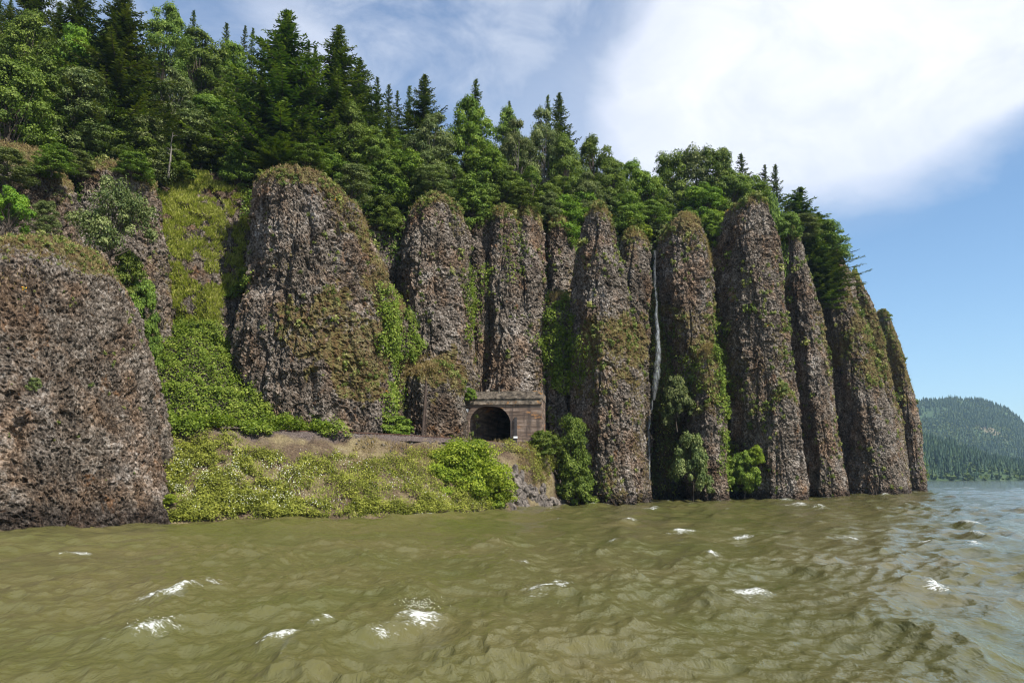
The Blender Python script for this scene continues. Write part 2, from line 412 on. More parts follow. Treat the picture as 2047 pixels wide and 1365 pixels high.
# ------------------------------------------------------------------ basalt pillars
def pillar(rows, D0, D1, b, seed, label, sp=.2, zbot=-2.0, pw=2.9, flute=0., zmin=None, noun='basalt_pillar', cat='rock pillar', blk=1.0, moss=.0, mat=None, rot=.5, sil=.55, crag=.7):
    """rows: (photo y, left x, right x) top to bottom; D0 depth of the axis at the top, D1 at the foot"""
    rows = np.array(rows, float); y0, y1 = rows[0, 0], rows[-1, 0]
    yy = np.linspace(y0, y1, 240)
    xl = np.interp(yy, rows[:, 0], rows[:, 1]); xr = np.interp(yy, rows[:, 0], rows[:, 2])
    ker = np.hanning(13); ker /= ker.sum()
    pad = lambda a: np.convolve(np.pad(a, 6, mode='reflect', reflect_type='odd'), ker, 'valid')
    xl, xr = pad(xl), pad(xr)
    D = D0 + (D1 - D0) * (yy - y0) / (y1 - y0)
    D = D - b * sil
    L = P(xl, yy, D); Rr = P(xr, yy, D)
    z = L[:, 2]; cx = (L[:, 0] + Rr[:, 0]) / 2; a = (Rr[:, 0] - L[:, 0]) / 2 * (1.06 if sil > .3 else .97)
    bb = b * np.minimum(1, (a / a[120:].mean())) ** .8; D = D + bb * sil
    # rounded crown
    top = np.linspace(1, 0, 12)[:-1]
    zt = z[0] + (1 - top ** 2)[::-1] * min(1.0, a[0] * .35); rt = (np.sqrt(1 - np.linspace(1, 0, 12)[:-1] ** 2))
    zt = z[0] + min(1.0, a[0] * .4) * np.sqrt(np.clip(1 - rt ** 2, 0, 1)); z = z - min(1.0, a[0] * .4) * np.exp(-(z[0] - z) / 6.); zt = zt - min(1.0, a[0] * .4)
    z = np.concatenate([zt, z]); cx = np.concatenate([np.full(11, cx[0]), cx])
    a = np.concatenate([a[0] * rt, a]); bb = np.concatenate([bb[0] * rt, bb]); D = np.concatenate([np.full(11, D[0]), D])
    zend = zmin if zmin is not None else zbot
    if z[-1] > zend:
        sl = (a[-1] - a[-30]) / (z[-30] - z[-1] + 1e-6)
        n = 12; zz = np.linspace(z[-1], zend, n + 1)[1:]
        z = np.concatenate([z, zz]); cx = np.concatenate([cx, np.full(n, cx[-1])])
        a = np.concatenate([a, a[-1] + np.clip(sl, 0, .1) * (z[-n-1] - zz)]); bb = np.concatenate([bb, np.full(n, bb[-1])]); D = np.concatenate([D, np.full(n, D[-1])])
    if z[-1] < 0: i0 = int(np.argmin(np.abs(z))); BASES.append((cx[i0], D[i0], a[i0], bb[i0]))
    # resample by arc length
    s = np.concatenate([[0], np.cumsum(np.hypot(np.diff(z), np.diff(a)))])
    n = int(s[-1] / sp) + 2; q = np.linspace(0, s[-1], n)
    z, cx, a, bb, D = [np.interp(q, s, w) for w in (z, cx, a, bb, D)]
    circ = math.pi * (a.max() + bb.max())
    nf = int(circ * .72 / sp); nb = max(12, int(circ * .28 / sp / 3))
    # front (towards the camera, -Y) dense, back coarse
    th = np.concatenate([np.linspace(-math.pi * 1.22, math.pi * .22, nf, endpoint=False), np.linspace(math.pi * .22, math.pi * .78, nb, endpoint=False)])
    c, sn = np.cos(th), np.sin(th)
    ex = 2 / pw
    ux = np.sign(c) * np.abs(c) ** ex; uy = np.sign(sn) * np.abs(sn) ** ex
    ux, uy = ux * math.cos(rot) - uy * math.sin(rot), ux * math.sin(rot) + uy * math.cos(rot); ux /= np.abs(ux).max(); uy /= np.abs(uy).max()
    V = np.stack([cx[:, None] + a[:, None] * ux, D[:, None] + bb[:, None] * uy, z[:, None] + 0 * ux], -1)
    Ve = np.concatenate([V[:, -2:], V, V[:, :2]], 1); N = gridnormals(Ve)[:, 2:-2]
    rdir = np.stack([ux + 0 * a[:, None], uy + 0 * a[:, None], .4 + 0 * ux + 0 * a[:, None]], -1)
    N = N * np.sign((N * rdir).sum(-1, keepdims=True)); N[0] = [0, 0, 1]
    for _ in range(2): N = unit(N + np.roll(N, 1, 1) + np.roll(N, -1, 1)); N[1:-1] = unit(N[1:-1] + N[2:] + N[:-2])
    S = V + seed * 31.7
    scl = np.minimum(1, a / 3.5)[:, None] * np.where(z[0] - z < 5, .75, 1.)[:, None]
    fold = (fbm(S / np.array([5., 5., 30.]), seed) - .5) * 3.0 + (fbm(S / np.array([1.7, 1.7, 11.]), seed + 5) - .5) * 1.7
    S = S + (np.stack([vn(S / 1.7, 91), vn(S / 1.7, 92), vn(S / 1.7, 93)], -1) - .5) * .8
    w1 = worley(S / (np.array([1.5, 1.5, 3.2]) * blk), seed + 1); w2 = worley(S / (np.array([.50, .50, .72]) * blk), seed + 2)
    S0 = V + seed * 31.7; wq = worley(S0 / np.array([3.6, 3.6, 8.5]) + (fbm(S0 / 3., seed + 9) - .5)[..., None] * .7, seed + 6)
    fold = fold + (wq[2] - .5) * .75 * crag
    cr = vn(S0 / np.array([2.6, 2.6, 26.]) + (vn(S0 / 3., 8) - .5)[..., None] * .25, seed + 7); fold = fold - .8 * crag * np.exp(-((cr - .5) / .03) ** 2)
    lz = V[..., 2] / 5.5 + fbm(S0 / np.array([5, 5, 9.]), seed + 8) * 3.0; lz = lz - np.floor(lz); fold = fold + .6 * crag * (.5 - lz) * (fbm(S0 / 6., seed + 12) > .5)
    disp = fold + (w1[2] - .5) * .26 + (w2[2] - .5) * .34 - .2 * smooth(.12, .0, w2[1] - w2[0]) + (vn(S / .3, seed + 3) - .5) * .26
    if flute: disp = disp + flute
    V = V + N * (disp * scl)[..., None]
    dn = gridnormals(V); sg = np.sign((dn * N).sum(-1, keepdims=True)); dn = dn * sg
    px, py = proj(V)
    ms = .17 + moss + .6 * smooth(7., 0., z[0] - z)[:, None] + .35 * smooth(.25, .75, N[..., 2]) + .22 * smooth(.2, .9, ux)[None, :] * smooth(0, 25, z)[:, None] + 0 * px
    ms = ms + (fbm(S / np.array([7, 7, 5.]), 71) - .5) * .9
    wpx = px + (fbm(S / 4., 72) - .5) * 130; wpy = py + (fbm(S / 3., 73) - .5) * 150
    for poly, wgt in MOSS:
        ms = np.where(inpoly(wpx, wpy, poly), ms + wgt * .8, ms)
    ms = np.clip(ms, 0, 1)
    nm = noun
    f = gridfaces(V.shape[0], V.shape[1], True)
    Vf = V.reshape(-1, 3)
    f = f[~in_bore(Vf[f].mean(1))]
    o = mk(nm, Vf, f, mat or ROCK, attrs={'moss': ('POINT', ms)})
    tag(o, label, cat, 'basalt pillars of the river cliff')
    front = (dn * (np.array([0, 0, CAMH]) - V)).sum(-1) > 0
    Vk = V[front]; SURF[o.name] = (Vk, dn[front], *proj(Vk)); PIL.append(o.name)
    MOSSV[o.name] = ms[front]
    return o
PIL = []; MOSSV = {}; BASES = []
MOSS = [
 ([(560, 600), (700, 590), (765, 620), (760, 780), (700, 800), (600, 740)], .75),
 ([(650, 350), (740, 460), (780, 600), (770, 640), (720, 520), (660, 420)], .45),
 ([(1160, 640), (1280, 640), (1290, 780), (1160, 790)], .6),
 ([(1450, 690), (1560, 680), (1600, 790), (1500, 800), (1450, 860)], .45),
 ([(1755, 625), (1830, 700), (1845, 790), (1775, 770)], .6),
 ([(1700, 580), (1750, 620), (1790, 780), (1740, 780), (1700, 680)], .8),
 ([(1650, 620), (1690, 640), (1730, 780), (1660, 740)], .4),
 ([(795, 715), (925, 715), (925, 770), (795, 770)], .8),
 ([(1385, 690), (1445, 690), (1450, 800), (1385, 800)], .7),
 ([(1320, 600), (1430, 600), (1430, 700), (1330, 700)], .5),
 ([(1325, 420), (1425, 420), (1425, 480), (1325, 480)], .5),
 ([(0, 480), (210, 490), (260, 600), (60, 560), (0, 620)], .12),
 ([(1160, 940), (1280, 940), (1280, 1000), (1160, 1000)], .3),
]
pillar([(487, 60, 150), (500, -10, 190), (520, -70, 214), (560, -110, 234), (620, -150, 252), (700, -190, 276), (800, -220, 300), (900, -240, 321), (960, -250, 330), (1000, -255, 338), (1046, -260, 350)], 92, 88, 18.5, 1,
       'massive rounded basalt buttress nearest the viewer at the left edge, rising from the river', sp=.17, pw=2.5, blk=.85, sil=.1, crag=.45, moss=-.32)
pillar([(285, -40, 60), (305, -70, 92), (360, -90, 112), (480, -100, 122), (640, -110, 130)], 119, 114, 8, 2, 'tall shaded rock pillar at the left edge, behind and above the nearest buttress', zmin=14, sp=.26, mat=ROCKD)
pillar([(325, 165, 262), (345, 135, 290), (400, 120, 302), (520, 112, 308), (650, 100, 318), (720, 95, 320)], 130, 122, 7, 3, 'pinkish grey rock face behind the small grey-leaved oak at the left', zmin=14, sp=.26)
pillar([(336, 520, 650), (346, 508, 664), (375, 504, 692), (420, 504, 715), (470, 498, 735), (520, 493, 752), (580, 487, 776), (620, 464, 781), (680, 455, 772), (740, 456, 766), (800, 462, 770), (872, 468, 775)], 131, 124, 10, 4,
       'broad basalt pillar with brown mossy band, standing left of the tunnel above the talus', zmin=8, pw=2.6, blk=.95)
pillar([(388, 840, 903), (400, 826, 914), (430, 812, 922), (480, 802, 930), (550, 796, 936), (620, 800, 940), (700, 800, 942), (800, 795, 946), (885, 795, 946)], 150, 143, 7, 5, 'tall narrow basalt pillar directly left of the concrete tunnel portal', zmin=8)
pillar([(722, 835, 900), (732, 812, 916), (760, 800, 924), (820, 793, 928), (890, 790, 930)], 138, 137.5, 5.5, 6, 'low dark rock ledge capped with dry russet grass beside the tunnel mouth', zmin=8, noun='rock_ledge', cat='rock ledge', mat=ROCKD)
pillar([(425, 945, 975), (440, 936, 985), (550, 932, 992), (700, 930, 1000), (800, 930, 1004)], 164, 158, 7, 7, 'slim basalt pillar above the left corner of the tunnel portal', zmin=15, sp=.25)
pillar([(412, 985, 1030), (430, 978, 1040), (500, 974, 1052), (600, 970, 1068), (700, 962, 1084), (800, 956, 1088)], 162, 156, 8, 8, 'basalt pillar rising over the middle of the tunnel portal', zmin=15, sp=.25)
pillar([(412, 1038, 1072), (440, 1028, 1082), (520, 1024, 1088), (640, 1020, 1092), (800, 1020, 1092)], 164, 158, 7, 9, 'basalt pillar above the right corner of the tunnel portal', zmin=15, sp=.25)
pillar([(430, 1090, 1135), (455, 1082, 1146), (540, 1080, 1152), (700, 1086, 1146), (1000, 1086, 1146)], 171, 166, 7, 10, 'recessed orange-streaked pillar between the tunnel and the pointed pillar', sp=.28)
pillar([(404, 1190, 1204), (418, 1178, 1219), (450, 1168, 1231), (500, 1160, 1243), (560, 1155, 1255), (640, 1152, 1267), (700, 1152, 1275), (760, 1155, 1282), (850, 1157, 1288), (930, 1155, 1292), (1003, 1150, 1298)], 156, 149, 8, 11,
       'pointed basalt pillar left of the waterfall with grass on its right shoulder')
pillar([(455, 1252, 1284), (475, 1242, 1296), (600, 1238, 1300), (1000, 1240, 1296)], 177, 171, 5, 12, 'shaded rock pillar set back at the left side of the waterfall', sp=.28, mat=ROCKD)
pillar([(424, 1352, 1386), (436, 1338, 1400), (465, 1325, 1415), (500, 1317, 1424), (560, 1319, 1429), (640, 1334, 1431), (700, 1345, 1431), (760, 1352, 1436), (850, 1362, 1446), (1000, 1370, 1452)], 180, 175, 8, 13,
       'basalt pillar right of the waterfall with a dry grass cap')
pillar([(688, 1410, 1424), (705, 1402, 1433), (750, 1393, 1442), (820, 1388, 1449), (900, 1386, 1453), (999, 1386, 1460)], 170, 168, 6, 14, 'short pointed rock spur at the foot of the pillar right of the waterfall', noun='rock_spur', cat='rock spur')
pillar([(391, 1488, 1524), (398, 1470, 1535), (430, 1460, 1545), (480, 1450, 1556), (550, 1444, 1568), (620, 1450, 1580), (700, 1460, 1588), (800, 1470, 1598), (880, 1478, 1605), (998, 1486, 1614)], 188, 182, 10, 15,
       'tallest basalt pillar with a rounded double top, right of the waterfall group')
pillar([(770, 1556, 1574), (800, 1535, 1592), (860, 1522, 1604), (930, 1515, 1612), (998, 1512, 1620)], 178, 176, 6, 16, 'low rock bulge at the waterline at the foot of the tallest pillar', noun='rock_spur', cat='rock spur')
pillar([(455, 1572, 1590), (470, 1563, 1601), (550, 1566, 1622), (620, 1574, 1640), (700, 1584, 1653), (800, 1594, 1672), (900, 1604, 1690), (992, 1608, 1704)], 211, 203, 9, 17, 'leaning basalt pillar just right of the tallest one, under the windswept fir', sp=.26)
pillar([(488, 1655, 1672), (500, 1644, 1684), (540, 1634, 1700), (600, 1634, 1718), (650, 1643, 1738), (700, 1655, 1752), (800, 1676, 1778), (860, 1690, 1795), (900, 1696, 1805), (986, 1698, 1822)], 243, 234, 11, 18, 'third pillar from the right end, golden with moss halfway up', sp=.28)
pillar([(543, 1699, 1714), (560, 1695, 1728), (600, 1699, 1743), (650, 1710, 1758), (700, 1721, 1771), (800, 1742, 1793), (880, 1756, 1809), (985, 1770, 1826)], 262, 253, 9, 19, 'second pillar from the right end with golden grass ledges', sp=.3, moss=.25)
pillar([(619, 1759, 1771), (635, 1756, 1784), (680, 1760, 1800), (750, 1772, 1822), (800, 1784, 1832), (860, 1796, 1843), (920, 1803, 1850), (980, 1808, 1856)], 294, 288, 10, 20, 'outermost pillar at the right end of the cliff, dropping into open river', sp=.3, moss=.1)
pillar([(575, 762, 786), (620, 754, 812), (690, 758, 838), (735, 764, 826), (790, 768, 806), (885, 768, 806)], 139, 136, 4.5, 22, 'low ivy-covered rock wedged in the cleft between the broad and the narrow pillar', zmin=8, noun='rock_spur', cat='rock spur', mat=ROCKD)
pillar([(585, 1100, 1132), (620, 1088, 1150), (700, 1080, 1164), (790, 1084, 1162), (1000, 1090, 1156)], 159, 155, 5, 23, 'low ivy-covered rock right above the tunnel portal beside the pointed pillar', noun='rock_spur', cat='rock spur', mat=ROCKD)
# mossy rock behind and below the waterfall
MW = rock_mat('wet_mossy_basalt', lum=.5, mossy=(.05, .09, .012))
pillar([(560, 1290, 1340), (640, 1280, 1350), (720, 1275, 1360), (780, 1290, 1372), (850, 1300, 1385), (920, 1306, 1390), (1000, 1290, 1392)], 182, 177, 5, 21, 'wet black rock behind the falling water, hung with bright moss', sp=.28, moss=.45, noun='waterfall_rock', cat='rock face', mat=MW)

# ------------------------------------------------------------------ tree makers
def broad_tree(seed, H, Wd, leafm, bark, nclump=64, nleaf=170, ls=.30, base=.28, dome=False):
    r = np.random.RandomState(seed)
    paths = []; tr = []
    lean = r.normal(0, .04, 2)
    n = 9; tz = np.linspace(0, H * .72, n)
    tp = np.stack([lean[0] * tz + r.normal(0, .12, n) * (tz > 0), lean[1] * tz + r.normal(0, .12, n) * (tz > 0), tz], -1)
    tp[0, 2] = -.6
    paths.append((tp, np.linspace(H * .02, H * .006, n)))
    C = []
    lobes = [(r.uniform(-.5, .5), r.uniform(-.5, .5), r.uniform(base + .12, .9)) for _ in range(7)]
    for i in range(nclump):
        lb = lobes[i % 7]
        zf = np.clip(lb[2] + r.normal(0, .12), base, .97)
        prof = math.sin(min(1, max(.05, (zf - base * .7) / (1 - base * .7))) ** .75 * math.pi) ** .6
        if dome: zf = r.uniform(.02, .93) ** .8; prof = math.sqrt(max(.02, 1 - zf ** 2.4)) * .95
        ang = math.atan2(lb[1], lb[0]) + r.normal(0, .8 + dome * 1.); rr = Wd / 2 * prof * r.uniform(.35, 1.05)
        C.append([math.cos(ang) * rr + lean[0] * zf * H, math.sin(ang) * rr + lean[1] * zf * H, zf * H])
    C = np.array(C)
    for c in C[:46]:
        k = min(n - 1, max(2, int((c[2] * .72 / H) * n * r.uniform(.5, .9) / .72)))
        s = tp[k]; mid = (s + c) / 2 + [0, 0, -.04 * H + r.normal(0, .2)]
        t = np.linspace(0, 1, 6)[:, None]
        pts = (1 - t) ** 2 * s + 2 * t * (1 - t) * mid + t ** 2 * c + r.normal(0, .07, (6, 3)) * (t > 0)
        paths.append((pts, np.linspace(H * .007, H * .0015, 6)))
    V, Fc = tubes(paths, 5)
    trunk = (V, Fc)
    cs = []; ns = []; tt = []
    for c in C:
        R0 = Wd * r.uniform(.075, .15); m = int(nleaf * 1.6 * r.uniform(.6, 1.25))
        d = unit(r.normal(0, 1, (m, 3))); d[:, 2] = np.where(r.rand(m) < .75, np.abs(d[:, 2]), d[:, 2] * .6)
        rad_ = R0 * r.uniform(.45, 1.12, m) ** .6
        bump = 1 + .35 * (vn(d * 2.2 + c, seed) - .5) * 2
        q = c + d * (rad_ * bump)[:, None] * [1, 1, .82]
        cs.append(q); ns.append(unit(d * 1.2 + [0, 0, .45] + r.normal(0, .42, (m, 3)))); tt.append(np.clip(r.uniform(.25, .75) + r.normal(0, .2, m), 0, 1))
    cs = np.concatenate(cs); ns = np.concatenate(ns); tt = np.concatenate(tt)
    t = unit(np.cross(ns, r.normal(0, 1, cs.shape)))
    L = ls * r.uniform(.6, 1.4, len(cs))
    lv, lf = leafquads(cs, t, ns, L, L * .75)
    return trunk, (lv, lf, tt), leafm, bark, H

def fir_tree(seed, H, Wd, nb=210, sparse=.0, base=.06, wind=0., st=26):
    r = np.random.RandomState(seed)
    paths = [(np.stack([r.normal(0, .05, 12), r.normal(0, .05, 12), np.linspace(-.8, H * .985, 12)], -1), np.linspace(H * .016, .03, 12))]
    CS = []; TT = []; NN = []; LL = []; WW = []; TI = []
    for i in range(nb):
        f = (i + r.rand()) / nb; zf = base + (1 - base) * (1 - (1 - f) ** 1.25)
        z = zf * H; ang = i * 2.399 + r.normal(0, .3)
        prof = (1 - zf) ** .85 * (1 if zf > .25 else .75 + zf)
        L = Wd / 2 * prof * r.choice([.42, .7, .95, 1.2], p=[.2, .3, .35, .15]) * r.uniform(.85, 1.1) + .22
        if wind: L *= 1 + wind * math.cos(ang) * .6
        d = np.array([math.cos(ang) , math.sin(ang), 0.])
        if wind: d = unit(d + [wind * .5, 0, 0])
        side = np.array([-d[1], d[0], 0])
        m = max(4, int(st * L / (Wd / 2)) + 3)
        s = np.linspace(.08, 1, m); droop = r.uniform(.08, .36)
        rise = (.25 * zf + .02)
        curve = lambda s: np.array([0, 0, z]) + d * (s * L)[:, None] + np.array([0, 0, 1.]) * (L * (rise * s - droop * s + .22 * s ** 3.))[:, None]
        pts = curve(s)
        if L > 1.0: paths.append((curve(np.linspace(0, .93, 5)), np.linspace(.02 + L * .014, .012, 5)))
        tint = np.clip(r.uniform(.15, .7), 0, 1)
        wmax = min(1.35, L * .36)
        for sg in (-1, 1):
            for rep in range(2):
                w = wmax * (1 - s ** 2 * .75) * r.uniform(.5, 1.15, m)
                t = unit(side * sg + d * r.uniform(.35, 1.1, m)[:, None] + np.stack([0 * s, 0 * s, r.normal(-.12, .28, m)], -1))
                c = pts + t * (w * .5)[:, None] + r.normal(0, .08, (m, 3))
                CS.append(c); TT.append(t); NN.append(unit(np.array([0, 0, 1.]) + r.normal(0, .38, (m, 3)))); LL.append(w + .15); WW.append(.13 + .13 * w)
                TI.append(np.clip(tint + .35 * s - .15 + r.normal(0, .13, m), 0, 1))
        # small upright sprigs so the branch is not flat
        c = pts + r.normal(0, .12, (m, 3)) + [0, 0, .08]
        CS.append(c); TT.append(unit(d + r.normal(0, .35, (m, 3)) + [0, 0, .35])); NN.append(unit(r.normal(0, 1, (m, 3)))); LL.append(np.full(m, .5) * r.uniform(.6, 1.3, m)); WW.append(np.full(m, .17))
        TI.append(np.clip(tint + .5 * s + r.normal(0, .1, m), 0, 1))
    m = 60   # leader
    zz = r.uniform(.94, 1.0, m) * H; a = r.uniform(0, 6.28, m)
    CS.append(np.stack([np.cos(a) * .08, np.sin(a) * .08, zz], -1)); TT.append(unit(np.stack([np.cos(a), np.sin(a), np.full(m, 1.1)], -1))); NN.append(unit(r.normal(0, 1, (m, 3))))
    LL.append(np.full(m, .5)); WW.append(np.full(m, .12)); TI.append(r.uniform(.2, .7, m))
    lv, lf = leafquads(np.concatenate(CS), np.concatenate(TT), np.concatenate(NN), np.concatenate(LL), np.concatenate(WW))
    return tubes(paths, 5), (lv, lf, np.concatenate(TI)), M_FIR, M_BARK, H

PROT = {}
def proto(key, data, name):
    (tv, tf), (lv, lf, tt), lm, bm, H = data
    e = bpy.data.objects.new(name, None)
    tr = mk('trunk', tv, tf, bm, link=False); cr = mk('crown' if 'tree' in name else 'foliage', lv, lf, lm, link=False, attrs={'tint': ('FACE', tt)})
    if 'tree' not in name: tr.name = 'stems'
    PROT[key] = (e, tr, cr, H, name)
proto('fir1', fir_tree(1, 26, 17.5, nb=230), 'fir_tree')
proto('fir2', fir_tree(2, 26, 20.0, nb=270), 'fir_tree')
proto('fir3', fir_tree(3, 22, 12.5, nb=170, st=22), 'fir_tree')
proto('fir4', fir_tree(4, 20, 10.5, nb=120, st=18), 'fir_tree')
proto('firw', fir_tree(5, 18, 13.0, nb=110, wind=.7, base=.1), 'fir_tree')
proto('oak1', broad_tree(11, 17, 12, M_BROAD, M_BARK, 84, 170), 'broadleaf_tree')
proto('oak2', broad_tree(12, 17, 12, M_BROAD, M_BARK, 70, 170), 'broadleaf_tree')
proto('oak3', broad_tree(13, 15, 11, M_BROAD, M_BARK, 66, 160, base=.35), 'broadleaf_tree')
proto('gry1', broad_tree(14, 16, 11, M_GREY, M_BARKG, 74, 160), 'broadleaf_tree')
proto('gry2', broad_tree(15, 9, 11, M_GREY, M_BARK, 60, 130, ls=.26, base=.25), 'broadleaf_tree')
proto('map1', broad_tree(16, 17, 12, M_MAPLE, M_BARK, 84, 170, ls=.34), 'broadleaf_tree')
proto('map2', broad_tree(17, 14, 11, M_MAPLE, M_BARK, 56, 150, ls=.34), 'broadleaf_tree')
proto('oak4', broad_tree(31, 13, 10.5, M_BROAD, M_BARK, 120, 120, ls=.3, base=.05, dome=True), 'broadleaf_tree')
proto('oak5', broad_tree(32, 13, 10.5, M_MAPLE, M_BARK, 110, 120, ls=.3, base=.05, dome=True), 'broadleaf_tree')
proto('oak6', broad_tree(33, 13, 10.5, M_GREY, M_BARK, 110, 120, ls=.3, base=.05, dome=True), 'broadleaf_tree')
proto('bshL', broad_tree(34, 9, 13, M_BANK, M_BARK, 170, 190, ls=.27, base=.04, dome=True), 'shrub')
proto('bsh1', broad_tree(18, 5, 6.5, M_BROAD, M_BARK, 60, 150, ls=.24, base=.06, dome=True), 'shrub')
proto('bsh2', broad_tree(19, 5, 6.5, M_BANK, M_BARK, 90, 170, ls=.24, base=.05, dome=True), 'shrub')
proto('bsh3', broad_tree(20, 5, 6.0, M_GREY, M_BARK, 60, 150, ls=.24, base=.06, dome=True), 'shrub')
proto('bsh4', broad_tree(21, 5, 6.5, M_IVY, M_BARK, 70, 160, ls=.26, base=.04, dome=True), 'shrub')
KEYS = {}
def place(key, loc, sxy, sz, rz, label, cat, group):
    e, tr, cr, H, name = PROT[key]
    n = e.copy(); COL.objects.link(n); n.name = name
    n.location = loc; n.scale = (sxy, sxy, sz); n.rotation_euler = (0, 0, rz)
    tag(n, label, cat, group)
    for ch in (tr, cr):
        c = ch.copy(); COL.objects.link(c); c.parent = n
    return n
WID = {'fir1': 13, 'fir2': 15, 'fir3': 8.5, 'fir4': 6, 'firw': 9, 'oak1': 12, 'oak2': 12, 'oak3': 11, 'gry1': 11, 'gry2': 11, 'map1': 12, 'map2': 11, 'oak4': 10.5, 'oak5': 10.5, 'oak6': 10.5, 'bshL': 13, 'bsh1': 6.5, 'bsh2': 6.5, 'bsh3': 6, 'bsh4': 6.5}
def tree(key, px, ytop, D, wpx, label, group=None, z0=None, rz=None):
    """px column of the stem, ytop photo row of the tip, D distance, wpx crown width in photo px"""
    zt = float(P(px, ytop, D)[2]); zb = ground_z(px, D) if z0 is None else z0
    H = PROT[key][3]; w = wpx * D / F
    cat = 'tree' if 'tree' in PROT[key][4] else 'shrub'
    group = group or {'fir': 'fir trees on the cliff top', 'oak': 'broadleaf trees on the cliff top', 'gry': 'broadleaf trees on the cliff top', 'map': 'broadleaf trees on the cliff top', 'bsh': 'shrubs around the cliff'}[key[:3]]
    x = float(X_at(px, D, (zt + zb) / 2))
    rzz = (px * 1.7 + D * 2.3) % 6.28 if rz is None else rz
    return place(key, (x, D, zb - .15), w / WID[key], (zt - zb) / H, rzz, label, cat, group)

